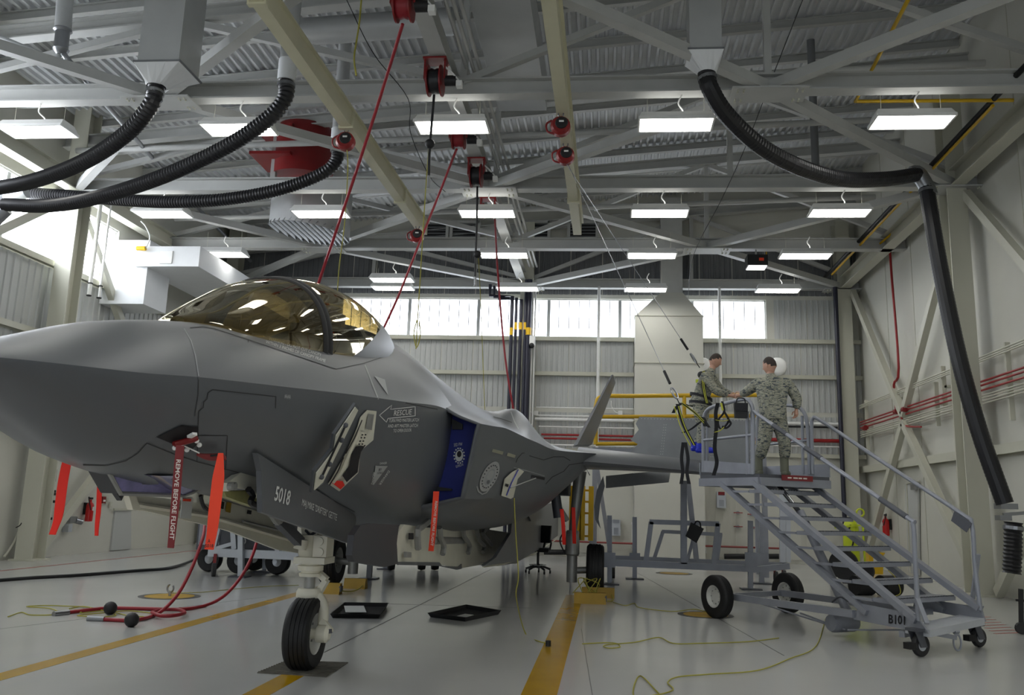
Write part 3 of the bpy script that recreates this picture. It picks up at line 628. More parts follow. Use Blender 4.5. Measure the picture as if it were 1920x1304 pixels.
# station, half width at the chine, chine height, top, bottom, lower fullness
FB = [(3.27, .012, 2.085, 2.095, 2.075, 1.2), (3.30, .06, 2.088, 2.108, 2.06, 1.2), (3.35, .12, 2.09, 2.122, 2.05, 1.2), (3.46, .22, 2.10, 2.145, 2.03, 1.2), (3.7, .38, 2.11, 2.215, 1.95, 1.2), (4.05, .51, 2.13, 2.335, 1.83, 1.2), (4.47, .62, 2.17, 2.47, 1.70, 1.15),
      (5.24, .75, 2.23, 2.635, 1.605, 1.05), (6.2, .86, 2.31, 2.79, 1.56, .9), (7.65, 1.0, 2.42, 2.98, 1.44, .55), (8.9, 1.1, 2.51, 3.16, 1.30, .36), (9.7, 1.12, 2.52, 3.35, 1.26, .34)]
AB = [(9.1, 3.25, .55, 3.0, 1.08, 2.54, 1.45, 2.375, 1.31, 1.6, .78, 1.48, 1.37), (9.8, 3.38, .52, 3.12, 1.1, 2.6, 1.52, 2.41, 1.37, 1.6, .93, 1.34, 1.25), (10.5, 3.50, .5, 3.22, 1.12, 2.66, 1.59, 2.445, 1.42, 1.62, 1.0, 1.3, 1.22),
      (12, 3.42, .55, 3.16, 1.25, 2.68, 1.78, 2.41, 1.6, 1.6, 1.15, 1.24, 1.16), (13.2, 3.33, .6, 3.08, 1.35, 2.65, 1.97, 2.38, 1.75, 1.65, 1.25, 1.24, 1.15),
      (15, 3.18, .7, 2.92, 1.6, 2.56, 2.64, 2.43, 2.15, 1.9, 1.4, 1.36, 1.2), (17, 3.05, .75, 2.82, 1.7, 2.56, 2.62, 2.45, 2.15, 2.05, 1.4, 1.5, 1.3),
      (19, 2.92, .75, 2.75, 1.6, 2.56, 2.5, 2.45, 2.0, 2.1, 1.2, 1.6, 1.4), (21.5, 2.75, .7, 2.65, 1.2, 2.52, 1.9, 2.42, 1.5, 2.15, 1.0, 1.75, 1.6)]
CB = [(5.35, .06, 2.62, 2.69), (5.6, .34, 2.58, 2.79), (6.0, .47, 2.6, 2.99), (6.44, .54, 2.63, 3.20), (7.03, .58, 2.68, 3.39), (7.75, .60, 2.74, 3.52), (8.5, .58, 2.82, 3.575), (9.2, .5, 2.95, 3.57), (10.0, .32, 3.2, 3.53), (10.45, .06, 3.44, 3.5)]
CB = [(a, b*.92, c, d) for a, b, c, d in CB]
def fsec(y, n=14):
    w_, zc, zt, zb, e = tab(FB, y); o = []
    for i in range(n+1): t = i/n*pi/2; o.append((w_*sin(t), zc+(zt-zc)*max(0, cos(t))**1.9))
    for i in range(1, n+1): t = i/n*pi/2; o.append((w_*max(0, cos(t))**e, zc-(zc-zb)*sin(t)**1.15))
    return o
def cr2(P, n):
    P = [V((a, b, 0)) for a, b in P]; m = len(P)-1; return [(q.x, q.y) for q in crv(P, n)]
def asec(y, left=True, n=9):
    v = tab(AB, y)
    U = cr2([(-v[1], v[2]), (0, v[0]), (v[1], v[2]), (v[3], v[4]), (v[5], v[6])], n)[n:]
    L_ = cr2([(v[5], v[6]), (v[7], v[8]), (v[9], v[10]), (0, v[11]), (-v[9], v[10])], n)[:3*n+1]
    S_ = [(v[5]+(v[7]-v[5])*i/n, v[6]+(v[8]-v[6])*i/n) for i in range(n)]+cr2([(v[7], v[8]), (v[9], v[10]), (0, v[11]), (-v[9], v[10])], n)[:2*n+1]
    q = max(0, min(1, (12.2-y)/2)); L_ = [(a[0]*(1-q)+b[0]*q, a[1]*(1-q)+b[1]*q) for a, b in zip(L_, S_)]
    o = []
    for k, (u, z) in enumerate(U+L_[1:]):
        if left and k <= 3*n: z += .34*exp(-((u-1.47)/.32)**2-((y-12.9)/(.8 if y < 12.9 else 1.4))**2)*(1 if k < 3*n else .2)
        o.append((u, z))
    return o
def loft(ys, sec, drop=None):
    g = G(); rings = []
    for y in ys:
        s = sec(y, True) if sec is asec else sec(y); s2 = sec(y, False) if sec is asec else s
        ring = [(X0+u, y, z) for u, z in s]+[(X0-u, y, z) for u, z in s2[-2:0:-1]]; rings.append(ring)
    n = len(rings[0]); g.v = [V(p) for r in rings for p in r]
    for i in range(len(rings)-1):
        for j in range(n):
            q = (i*n+j, i*n+(j+1) % n, (i+1)*n+(j+1) % n, (i+1)*n+j)
            if drop and drop(sum((g.v[k] for k in q), V())/4): continue
            g.f.append(q[::-1])
    return g, n
def inpit(c):
    if not 5.75 < c.y < 9.3: return False
    cw, zs, zt = tab(CB, c.y); return abs(c.x-X0) < cw-.07 and c.z > tab(FB, c.y)[1]
ys = [3.27, 3.285, 3.30, 3.325, 3.35, 3.4, 3.46, 3.55, 3.65]+[3.75+.1*i for i in range(60)]
gF, n = loft(ys, fsec, inpit); gF.f.append(tuple(range(n)))
fo = gF.build('forward_fuselage', 'jet', JET, smooth=28)
ys = [9.1+.15*i for i in range(83)]
gA, n = loft(ys, asec); k = len(gA.v)-n; gA.f.append(tuple(range(k, k+n))[::-1])
ao = gA.build('centre_fuselage', 'jet', JET, smooth=28)
md = ao.modifiers.new('skin', 'SOLIDIFY'); md.thickness = .025; md.offset = 1
# wings
def wing(s):
    g = G(); st = []
    for u, yl, yt, z, th in ((2.3, 14.35, 20.2, 2.42, .30), (3.2, 14.95, 19.95, 2.40, .26), (4.5, 15.8, 19.6, 2.35, .2), (6.3, 17.0, 19.1, 2.3, .09)):
        c = yt-yl; pr = [(0, 0), (.01, .22), (.05, .5), (.18, .5), (.5, .45), (1, .02), (1, -.02), (.5, -.5), (.18, -.5), (.05, -.42), (.01, -.2)]
        st.append([(X0+s*u, yl+a*c, z+b*th-(.14*max(0, .16-a)/.16)) for a, b in pr])
    n = len(st[0]); g.v = [V(p) for r in st for p in r]
    for i in range(3):
        for j in range(n): g.f.append((i*n+j, i*n+(j+1) % n, (i+1)*n+(j+1) % n, (i+1)*n+j))
    g.f.append(tuple(range(3*n, 4*n)))
    return g
gw = wing(1); wo = gw.build('wing', 'jet', JET, smooth=35); wing(-1).build('wing', 'jet', JET, smooth=35)
BV = BVHTree.FromPolygons([tuple(v) for v in gF.v+gA.v+gw.v], list(gF.f)+[tuple(i+len(gF.v) for i in f) for f in gA.f]+[tuple(i+len(gF.v)+len(gA.v) for i in f) for f in gw.f])
def onjet(px, py, off=.006):
    d = ray(px, py).normalized(); h, nn, i, dist = BV.ray_cast(CAMLOC, d)
    if h is None: return A(px, py, Y=9)
    if nn.dot(d) > 0: nn = -nn
    return h+nn*off
def skinline(name, pix, m='seam', wpx=1.6, off=.0025, parent=None, step=6):
    "seam laid on the skin along a pixel path"
    P = []
    for a, b in zip(pix, pix[1:]):
        n = max(1, int(math.hypot(b[0]-a[0], b[1]-a[1])/step)); P += [(a[0]+(b[0]-a[0])*i/n, a[1]+(b[1]-a[1])*i/n) for i in range(n)]
    P.append(pix[-1]); vs = []
    for i, p in enumerate(P):
        a, b = P[max(0, i-1)], P[min(len(P)-1, i+1)]; dx, dy = b[0]-a[0], b[1]-a[1]; L_ = math.hypot(dx, dy) or 1
        nx, ny = -dy/L_*wpx/2, dx/L_*wpx/2; vs += [onjet(p[0]+nx, p[1]+ny, off), onjet(p[0]-nx, p[1]-ny, off)]
    return G().add(vs, [(2*i, 2*i+1, 2*i+3, 2*i+2) for i in range(len(P)-1)]).build(name, m, parent or JET)
def skinpoly(name, pix, m, off=.006, parent=None):
    "convex-ish patch laid on the skin, subdivided toward its centre"
    cx_, cy_ = sum(p[0] for p in pix)/len(pix), sum(p[1] for p in pix)/len(pix); Q = []
    for a, b in zip(pix, pix[1:]+pix[:1]):
        n = max(1, int(math.hypot(b[0]-a[0], b[1]-a[1])/8)); Q += [(a[0]+(b[0]-a[0])*i/n, a[1]+(b[1]-a[1])*i/n) for i in range(n)]
    m_ = len(Q); vs = []
    for k in (1, .5): vs += [onjet(cx_+(p[0]-cx_)*k, cy_+(p[1]-cy_)*k, off) for p in Q]
    vs.append(onjet(cx_, cy_, off))
    fs = [(i, (i+1) % m_, m_+(i+1) % m_, m_+i) for i in range(m_)]+[(m_+i, m_+(i+1) % m_, 2*m_) for i in range(m_)]
    return G().add(vs, fs).build(name, m, parent or JET)
# canopy: tinted glass forward, painted skin behind the slanting rear frame
def csec(y, n=20, k=1):
    cw, zs, zt = tab(CB, y); o = []
    for i in range(-n, n+1): t = i/n*pi/2; o.append((k*cw*(abs(sin(t))**.85)*(1 if i >= 0 else -1), zs+(zt*k+(1-k)*zs-zs)*max(0, cos(t))**.82))
    return o
NA, NS = 24, 40
def cgrid(f0, f1, ns):
    g = G()
    for i in range(ns+1):
        for j in range(-NA, NA+1):
            t = j/NA*pi/2; sv = abs(sin(t))**.85; y = f0(sv)+(f1(sv)-f0(sv))*i/ns; cw, zs, zt = tab(CB, y)
            g.v.append(V((X0+cw*sv*(1 if j >= 0 else -1), y, zs+(zt-zs)*max(0, cos(t))**.82)))
    n = 2*NA+1
    g.f = [(i*n+j, i*n+j+1, (i+1)*n+j+1, (i+1)*n+j) for i in range(ns) for j in range(2*NA)]
    return g
yrear = lambda s: 7.15+3.1*(1-min(1, s))**.35
can = cgrid(lambda s: 5.35, yrear, NS).build('canopy_glass', 'canopyglass', JET, smooth=50)
cgrid(yrear, lambda s: 10.5, 14).build('canopy_rear_skin', 'jet', JET, smooth=50)
def arch(y, k, r, m, name):
    s = csec(y, 16, k); G().tube([(X0+u, y+(0 if True else 0), z) for u, z in s], r, 8).build(name, m, JET, smooth=50)
arch(6.9, .94, .055, 'cockpit', 'canopy_bow'); arch(6.8, .94, .055, 'cockpit', 'canopy_bow')
G().box((X0-.5, 5.8, 2.0), (X0+.5, 9.3, 2.25)).box((X0-.5, 6.2, 2.2), (X0-.46, 9.0, 2.52)).box((X0+.46, 6.2, 2.2), (X0+.5, 9.0, 2.52)).box((X0-.3, 9.25, 2.2), (X0+.3, 9.32, 3.1)).build('cockpit_tub', 'cockpit', JET)
g = G().hexa([(X0-.4, 5.9, 2.45), (X0+.4, 5.9, 2.45), (X0+.42, 6.9, 2.5), (X0-.42, 6.9, 2.5), (X0-.28, 5.95, 2.62), (X0+.28, 5.95, 2.62), (X0+.36, 6.9, 2.78), (X0-.36, 6.9, 2.78)])
g.build('instrument_hood', 'cockpit', JET)
seat = G().hexa([(X0-.24, 7.7, 2.3), (X0+.24, 7.7, 2.3), (X0+.24, 8.3, 2.3), (X0-.24, 8.3, 2.3), (X0-.24, 8.0, 3.2), (X0+.24, 8.0, 3.2), (X0+.24, 8.5, 3.2), (X0-.24, 8.5, 3.2)]).build('ejection_seat', 'cockpit', JET)
G().hexa([(X0-.17, 7.92, 2.95), (X0+.17, 7.92, 2.95), (X0+.2, 8.3, 2.95), (X0-.2, 8.3, 2.95), (X0-.13, 8.0, 3.34), (X0+.13, 8.0, 3.34), (X0+.17, 8.4, 3.36), (X0-.17, 8.4, 3.36)]).build('headrest', 'bluepipe', seat)
G().box((X0+.2, 5.95, 2.5), (X0+.34, 6.25, 2.68)).build('side_console', 'gold', JET)
# intake: blue cover with crest
cov = [(838, 762), (896, 798), (866, 940), (770, 940), (780, 915), (820, 870), (838, 820)]
q = G().prism([A(p[0], p[1], Y=9.42) for p in cov], (0, .05, 0)).build('intake_cover', 'bluecover', JET)
cpl = lambda px, py: A(px, py, Y=9.41)
def disc(cx_, cy_, rx, ry, tilt, mp, n=24):
    return [mp(cx_+rx*cos(2*pi*i/n)*cos(tilt)-ry*sin(2*pi*i/n)*sin(tilt), cy_+rx*cos(2*pi*i/n)*sin(tilt)+ry*sin(2*pi*i/n)*cos(tilt)) for i in range(n)]
g = G(); g.add(disc(861, 855, 7.5, 11, .1, cpl), [tuple(range(24))]).build('cover_crest', 'mark', q)
g = G(); cp2 = lambda px, py: A(px, py, Y=9.405)
for i in range(14):
    a = 2*pi*i/14; c = (861+9.6*cos(a), 855+14*sin(a)); g.add([cpl(c[0]-1.3, c[1]-1.3), cpl(c[0]+1.3, c[1]-1.3), cpl(c[0]+1.3, c[1]+1.3), cpl(c[0]-1.3, c[1]+1.3)], [(0, 1, 2, 3)])
g.build('crest_ring', 'mark', q); G().add(disc(861, 852, 4.2, 6, .1, cp2), [tuple(range(24))]).build('crest_shield', 'ink', q)
letters('cover_lettering', '33D FW', 'mark', (851, 838), (867, 836), (-.3, -6), cpl, q); letters('cover_lettering', 'GORILLAS', 'mark', (855, 878), (869, 873), (-1, -4.5), cpl, q)
for a, b in (((820, 913), (848, 921)), ((848, 786), (868, 806))):
    G().prism([A(*p, Y=9.40) for p in (a, (b[0], a[1]+(b[1]-a[1])*.5), b, (a[0], b[1]))], (0, -.03, 0)).build('cover_handle', 'black', q)
# flap, raised panel, fins, nozzle
fl_ = [(1136, 893), (1258, 881), (1254, 905), (1136, 916)]
G().prism([A(p[0], p[1], Y=19.9) for p in fl_], (0, .06, 0)).build('drooped_flap', 'jetlight', JET)
pn = [(1199, 782), (1192, 795), (1198, 806), (1182, 825), (1196, 833), (1181, 849), (1192, 862), (1412, 876), (1402, 850), (1417, 835), (1403, 815), (1415, 809), (1408, 788)]
rp = G().prism([A(p[0], p[1], Y=17.2) for p in pn], (0, .03, 0)).build('raised_panel', 'jetlight', JET)
g = G()
for i in range(34): g.cyl(A(1203+i*6, 785.5+i*.12, Y=17.2), A(1203+i*6, 785.5+i*.12, Y=17.19), .008, n=6)
for dx in (1245, 1249, 1340, 1344):
    for i in range(13): g.cyl(A(dx-i*.6, 797+i*5, Y=17.2), A(dx-i*.6, 797+i*5, Y=17.19), .007, n=6)
g.build('rivets', 'mark', rp)
for s in (1, -1):
    pts = [A(1074, 838, Y=19.0), A(1146, 704, Y=20.6), A(1151, 720, Y=21.9), A(1102, 838, Y=22.2)]
    if s < 0: pts = [V((2*X0-p.x, p.y, p.z)) for p in pts]
    d = V((.1*s, 0, .05)); c = [p+d*.5 for p in pts]
    G().hexa([pts[0], pts[3], pts[2], pts[1], pts[0]+d, pts[3]+d, pts[2]+d*.4, pts[1]+d*.4]).build('tail_fin', 'jet', JET)
G().lathe([(.75, 0), (.72, .6), (.55, 1.1), (.5, 1.1), (.6, .5), (.6, .1)], (X0, 21.4, 2.12), (0, 1, 0), 28).build('exhaust_nozzle', 'geargrey', JET, smooth=40)
# seams
for p in ([(356, 616), (380, 613), (402, 617), (466, 638), (630, 693), (682, 682), (731, 666), (716, 643)], [(398, 731), (389, 737), (388, 748), (381, 754), (381, 764), (372, 771), (370, 840), (369, 866)], [(398, 731), (517, 744), (516, 766)],
          [(371, 817), (426, 817), (423, 878)], [(275, 831), (330, 853), (370, 866), (447, 886)], [(275, 831), (258, 850), (236, 864), (200, 873), (156, 872)], [(967, 868), (970, 860), (979, 850), (983, 850)],
          [(992, 855), (1019, 863), (1038, 857), (1057, 857), (1069, 864)], [(1023, 908), (1035, 895), (1057, 884), (1067, 872), (1093, 868), (1106, 892)], [(925, 782), (940, 786), (960, 793)], [(465, 638), (465, 643)], [(665, 960), (600, 925), (560, 905)],
          [(820, 768), (760, 756)]): skinline('panel_seam', p, 'seam', 1.5)
skinline('light_seam', [(684, 685), (709, 749)], 'markdim', 2.2); skinline('light_seam', [(958, 773), (964, 790), (972, 805)], 'markdim', 2); skinline('radome_joint', [(345, 617), (358, 640), (366, 668), (372, 706)], 'jetlight', 2); skinline('radome_joint', [(372, 712), (371, 740), (365, 780)], 'jetdark', 1.5)
# lettering and marks
LT = lambda t, a, b, U, m='mark': letters('lettering', t, m, a, b, U, onjet, JET)
LT('WARNING - DO NOT CUT CANOPY', (503, 639), (601, 670), (1.2, -5.6)); LT('WITHIN 3 INCHES OF CANOPY FRAME', (497, 645), (609, 681), (1.2, -5.6))
LT('RESCUE', (737, 780), (770, 777.5), (1.5, -10)); LT('TURN FWD MASTER LATCH', (728, 792), (784, 790.5), (.6, -6)); LT('AND AFT MASTER LATCH', (726, 802), (782, 801), (.6, -6)); LT('TO OPEN DOOR', (736, 811), (770, 809.5), (.6, -6))
skinline('rescue_arrow', [(711, 779), (734, 760), (732, 768), (778, 763), (778, 780), (727, 785), (724, 792), (711, 779)], 'mark', 1.3)
skinpoly('danger_triangle', [(703, 873), (726, 874), (699, 910)], 'markdim'); LT('DANGER', (711, 871), (724, 870), (.5, -4)); LT('DANGER', (699, 908), (703, 885), (-4, -.5)); LT('DANGER', (727, 882), (709, 908), (3.2, 2.3)); letters('lettering', 'JET', 'ink', (708, 882), (714, 882), (.3, -4), lambda a, b: onjet(a, b, .009), JET); letters('lettering', 'INTAKE', 'ink', (706, 889), (716, 888), (.3, -4), lambda a, b: onjet(a, b, .009), JET)
skinpoly('warning_triangle', [(701, 706), (721, 713), (727, 742)], 'markdim'); LT('(6)(6)', (532, 745.5), (543, 747), (.5, -6))
skinpoly('formation_strip', [(923, 842), (943, 847), (941, 853), (921, 847.5)], 'strip', .008); skinpoly('formation_strip', [(951, 849), (966, 854), (964, 859), (949, 855)], 'strip', .008)
def ell(cx_, cy_, rx, ry, t, n=26): return [(cx_+rx*cos(2*pi*i/n)*cos(t)-ry*sin(2*pi*i/n)*sin(t), cy_+rx*cos(2*pi*i/n)*sin(t)+ry*sin(2*pi*i/n)*cos(t)) for i in range(n)]
em = skinpoly('unit_emblem', ell(917, 894, 31, 14, -1.1), 'markdim', .006); skinpoly('emblem_field', ell(917, 895, 17, 8, -1.1), 'jetlight', .008, em); skinpoly('emblem_centre', ell(918, 891, 10, 5, -1.1), 'markdim', .01, em); skinpoly('emblem_mark', ell(914, 904, 4, 3, -1.1), 'jet', .01, em)
g = G()
for i in range(20):
    p = ell(917, 894, 23, 11, -1.1, 20)[i]; g.add([onjet(p[0]+a, p[1]+b, .009) for a, b in ((-1.2, -1.2), (1.2, -1.2), (1.2, 1.2), (-1.2, 1.2))], [(0, 1, 2, 3)])
g.build('emblem_ring', 'jetdark', em); skinline('emblem_banner', [(893, 912), (896, 922), (903, 927), (911, 924), (916, 917)], 'markdim', 2.2, .007, em)
# nose sensor recess with red plugs, pitot covers
skinpoly('sensor_recess', [(293, 819), (340, 796), (352, 798), (371, 800), (371, 830), (356, 845)], 'ink', .006)
# faceted targeting window under the nose
f = lambda px, py, u: A(px, py, X=X0+u)
tl, tm, tr, bl, bm, brr = f(203, 884, .0), f(300, 893, .22), f(388, 892, .3), f(226, 926, -.02), f(345, 930, .02), f(384, 914, .1)
g = G(); g.add([tl, tm, bm, bl], [(0, 1, 2, 3)]); g.add([tm, tr, brr, bm], [(0, 1, 2, 3)])
ew = g.build('targeting_window', 'eots', JET)
mr = [p-V((.12, 0, 0)) for p in (tl, tr, brr, bm, bl)]
G().add([tl, tr, brr, bm, bl]+mr, [(5, 6, 7, 8, 9), (0, 4, 9, 5), (4, 3, 8, 9), (3, 2, 7, 8), (2, 1, 6, 7)]).build('window_housing', 'jetdark', JET)
G().tube([tl, bl, bm, brr], .014, 6).build('window_frame_edge', 'geargrey', JET)
G().bar(f(197, 884, -.1), f(228, 930, -.1), .03, .07).build('window_front_frame', 'jetdark', JET)
# ---------------------------------------------------------------- landing gear
def tyre(name, c, r, w_, ax, parent, groove=3, hubr=.55, hubname='hub', hm='hub'):
    c = V(c); h = w_/2; pr = [(r*hubr, -h*.8), (r*.75, -h), (r*.9, -h*.97), (r*.97, -h*.8)]
    n = groove*2+1
    for i in range(groove+1):
        a = -h*.66+1.32*h*i/(groove+1)
        pr += [(r, a+.02*h), (r, a+1.32*h/(groove+1)-.05*h), (r*.975, a+1.32*h/(groove+1)-.04*h), (r*.975, a+1.32*h/(groove+1)-.0*h)]
    pr += [(r*.97, h*.8), (r*.9, h*.97), (r*.75, h), (r*hubr, h*.8)]
    t = G().lathe(pr, c, ax, 36, False).build(name, 'rubber', parent, smooth=35)
    G().lathe([(0, -h*.3), (r*.2, -h*.35), (r*.42, -h*.2), (r*hubr*.96, -h*.78), (r*hubr*1.04, -h*.86), (r*hubr*1.04, h*.86), (r*hubr*.96, h*.78), (r*.42, h*.2), (r*.2, h*.35), (0, h*.3)], c, ax, 28).build(hubname, hm, parent, smooth=35)
    bo = G(); ax_ = V(ax).normalized(); _, x, y = bo.frame(c, c+ax_)
    for k in range(8):
        for s in (-1, 1):
            p = c+x*(r*.33*cos(k*pi/4))+y*(r*.33*sin(k*pi/4))+ax_*(s*h*.26); bo.cyl(p, p+ax_*(s*h*.12), r*.035, n=6)
    tag(bo.build('wheel_bolts', 'geargrey', parent), kind='stuff')
    return t
NY = 8.36
P8 = lambda px, py, y=NY: A(px, py, Y=y)
wc = V((X0+.01, NY, .325)); ng = JET
tyre('nose_tyre', wc, .325, .245, (1, 0, 0), ng)
sx = P8(577, 1095).x
zc_ = lambda py: P8(577, py).z
G().cyl((sx, NY+.05, zc_(1128)), (sx, NY+.05, zc_(1070)), .052, n=18).build('nose_strut_piston', 'geargrey', ng, smooth=40)
G().lathe([(.1, 0), (.115, .02), (.115, .07), (.1, .1)], (sx, NY+.05, zc_(1125)), n=20).build('fork_crown', 'gearwhite', ng, smooth=40)
fx = wc.x+.14
G().tube(crv([(sx, NY+.05, zc_(1118)), (sx+.09, NY+.05, zc_(1120)), (fx, NY+.05, zc_(1142)), (fx, NY+.05, zc_(1180)), (fx, NY, .33)], 6), lambda t: .055-.012*t, 10).build('fork_arm', 'gearwhite', ng, smooth=50)
G().cyl((wc.x-.1, NY, .325), (fx+.05, NY, .325), .045, n=14).build('axle', 'gearwhite', ng, smooth=40)
G().lathe([(.07, -.05), (.08, -.03), (.08, .04), (.05, .07)], (fx+.02, NY, .325), (1, 0, 0), 16).build('axle_boss', 'gearwhite', ng, smooth=40)
a, b, c = P8(606, 1160), P8(622, 1180), P8(600, 1182)
G().prism([a, b, P8(622, 1186), c, P8(598, 1168)], (0, .05, 0)).build('tow_lug', 'gearwhite', ng); G().cyl(P8(617, 1180), P8(617, 1188), .028, n=12).build('tow_pin', 'standdark', ng)
# torque links behind the piston
for p, q in (((612, 1088), (592, 1122)), ((612, 1088), (586, 1065))):
    a, b = P8(*p, NY+.12), P8(*q, NY+.12); G().bar(a, b, .05, .1, up=(0, 1, 0)).build('torque_link', 'gearwhite', ng)
# upper strut: stacked collars and trunnion block
zb_ = zc_(1080)
G().lathe([(.1, 0), (.105, .03), (.085, .035), (.085, .05), (.12, .055), (.12, .1), (.09, .105), (.09, .12), (.125, .125), (.125, .17), (.11, .18)], (sx, NY+.05, zc_(1082)), n=20).build('strut_collar', 'gearwhite', ng, smooth=30)
a, b = P8(558, 1056), P8(616, 1046)
G().box((a.x, NY-.12, a.z), (b.x, NY+.2, b.z)).build('steering_plate', 'gearwhite', ng)
a, b = P8(566, 1046), P8(592, 1004); G().lathe([(.085, 0), (.1, .03), (.1, b.z-a.z-.05), (.12, b.z-a.z)], ((a.x+b.x)/2, NY+.02, a.z), n=18).build('strut_cylinder', 'gearwhite', ng, smooth=35)
a, b = P8(592, 1044), P8(620, 1005); G().box((a.x, NY-.1, a.z), (b.x, NY+.12, b.z)).build('steering_actuator', 'gearwhite', ng)
for py in (1016, 1036): p = P8(598, py, NY-.12); G().cyl(p, p+V((0, .08, 0)), .04, n=14).build('actuator_cap', 'gearwhite', ng, smooth=40)
a = P8(590, 1004); G().prism([P8(564, 985), P8(594, 993), P8(596, 1010), P8(566, 1008)], (0, .03, 0)).build('trunnion_plate', 'gearwhite', ng)
G().tube([P8(580, 984), P8(574, 996), P8(582, 1004), P8(592, 998)], .016, 6).build('hydraulic_line', 'standdark', ng)
G().cyl((sx, NY+.1, zc_(1008)), (sx, NY+.1, 1.6), .09, n=14).build('upper_strut', 'gearwhite', ng, smooth=40)
# drag brace and spring to the upper left
G().bar(P8(563, 1018, 8.2), P8(522, 976, 7.7), .07, .09).build('drag_brace', 'standdark', ng); G().tube([P8(522, 976, 7.7), P8(493, 940, 7.3)], .05, 10, rib=-.2).build('brace_spring', 'geargrey', ng)
G().cyl(P8(566, 1012, 8.2), P8(562, 1030, 8.2), .06, n=14).build('brace_fitting', 'gearwhite', ng, smooth=40); G().cyl(P8(493, 940, 7.3), P8(478, 905, 7.1), .05, n=10).build('brace_upper', 'black', ng)
# nose gear door lettered on its outside
da, db = onjet(497, 866, .07), onjet(655, 962, .07)
dn = (db-da).cross(V((0, .12, 1))).normalized()
if dn.x < 0: dn = -dn
dp = da.lerp(db, .5)
poly = [A(p[0], p[1], P=dp, N=dn) for p in ((483, 850), (590, 918), (666, 962), (668, 976), (661, 1012), (652, 1019), (492, 961), (490, 884))]
ngd = G().prism(poly, -dn*.035).build('nose_gear_door', 'jet', JET)
dm = lambda px, py: A(px, py, P=dp+dn*.004, N=dn)
letters('door_lettering', '5018', 'mark', (514, 938), (542, 948), (4.5, -26), dm, ngd, .02); letters('door_lettering', 'MAJ MIKE "DRIFTER" GETTE', 'mark', (566, 948), (631, 977), (1.5, -12), dm, ngd)
# white forward doors and bay structure under the nose
pl = lambda px, py, u=-.36: A(px, py, X=X0+u)
wd = G().prism([pl(*p) for p in ((228, 926), (300, 934), (392, 946), (436, 918), (500, 948), (556, 1004), (580, 1012), (574, 1040), (520, 1031), (430, 996), (388, 985), (262, 956))], (-.03, 0, 0)).build('forward_gear_door', 'baywhite', JET)
wf = lambda px, py, o=.01: A(px, py, X=X0-.36+o)
G().tube([wf(240, 944, .02), wf(390, 968, .02), wf(560, 1018, .02)], .018, 6).build('door_stiffener', 'gearwhite', wd)
G().tube([wf(455, 978, .03), wf(520, 994, .03)], .012, 6).build('door_rail', 'geargrey', wd); G().prism([wf(425, 942), wf(432, 944), wf(430, 962), wf(423, 960)], (.01, 0, 0)).build('door_placard', 'ochre', wd); G().prism([wf(412, 940), wf(419, 942), wf(417, 955), wf(410, 953)], (.01, 0, 0)).build('door_placard', 'ink', wd)
G().prism([wf(464, 957), wf(470, 958), wf(469, 965), wf(463, 964)], (.01, 0, 0)).build('door_placard', 'ink', wd)
G().prism([pl(*p, -.2) for p in ((228, 922), (240, 920), (254, 958), (238, 956))], (.04, 0, 0)).build('door_hinge_plate', 'gearwhite', JET)
bq = onjet(462, 895, .05).x-X0
G().prism([pl(*p, bq) for p in ((426, 906), (458, 882), (494, 868), (492, 900), (490, 935), (470, 918), (446, 916), (428, 922))], (-.04, 0, 0)).build('bay_bracket', 'baywhite', JET)
G().prism([pl(*p, bq-.06) for p in ((420, 922), (470, 920), (492, 945), (480, 952), (425, 932))], (-.05, 0, 0)).build('bay_rack', 'greenbay', JET)
for p in ((428, 912), (434, 912)): q = pl(*p, bq+.01); G().cyl(q, q+V((.03, 0, 0)), .025, n=12).build('bay_roller', 'geargrey', JET)
G().tube(crv([pl(*p, .1) for p in ((376, 930), (382, 950), (394, 958), (404, 945), (412, 950))], 5), .014, 6).build('bay_harness', 'black', JET); G().tube(crv([pl(*p, bq+.03) for p in ((466, 918), (474, 930), (470, 942), (482, 948), (488, 940))], 5), .022, 6).build('bay_harness', 'black', JET)
# weapon bay doors
wv = lambda px, py, u: A(px, py, X=X0+u)
G().prism([wv(*p, .85) for p in ((660, 1042), (664, 1004), (676, 986), (700, 982), (748, 985), (744, 1020), (746, 1058), (722, 1064), (664, 1054))], (-.05, 0, 0)).build('bay_door_front', 'jetdark', JET)
bd = G().prism([wv(*p, .8) for p in ((742, 1010), (758, 984), (800, 990), (905, 992), (960, 1000), (968, 1058), (940, 1056), (900, 1060), (866, 1066), (858, 1066), (824, 1058), (748, 1056), (746, 1030))], (-.04, 0, 0)).build('weapon_bay_door', 'baywhite', JET)
G().prism([wv(*p, .815) for p in ((746, 1054), (824, 1055), (830, 1062), (860, 1063), (866, 1058), (866, 1067), (858, 1069), (824, 1062), (748, 1060))], (-.02, 0, 0)).build('door_edge', 'jet', bd)
for pts in (((806, 976), (792, 988), (783, 996), (784, 1030)), ((824, 990), (826, 1008), (832, 1024), (830, 1040)), ((868, 992), (870, 1006), (880, 1022), (878, 1038)), ((893, 992), (898, 1012), (908, 1024), (905, 1036)), ((916, 990), (905, 1000), (914, 1012), (922, 1022))):
    G().tube(crv([wv(*p, .87) for p in pts], 3), .035, 6).build('hinge_arm', 'geargrey', JET)
G().prism([wv(*p, .83) for p in ((766, 1000), (774, 1000), (774, 1012), (766, 1012))], (.01, 0, 0)).build('door_placard', 'ink', bd); G().prism([wv(*p, .83) for p in ((757, 1035), (766, 1036), (766, 1046), (757, 1046))], (.03, 0, 0)).build('door_latch', 'geargrey', bd)
G().cyl(wv(812, 1014, .78), wv(868, 1014, .78), .05, n=10).build('bay_actuator', 'geargrey', JET, smooth=40)
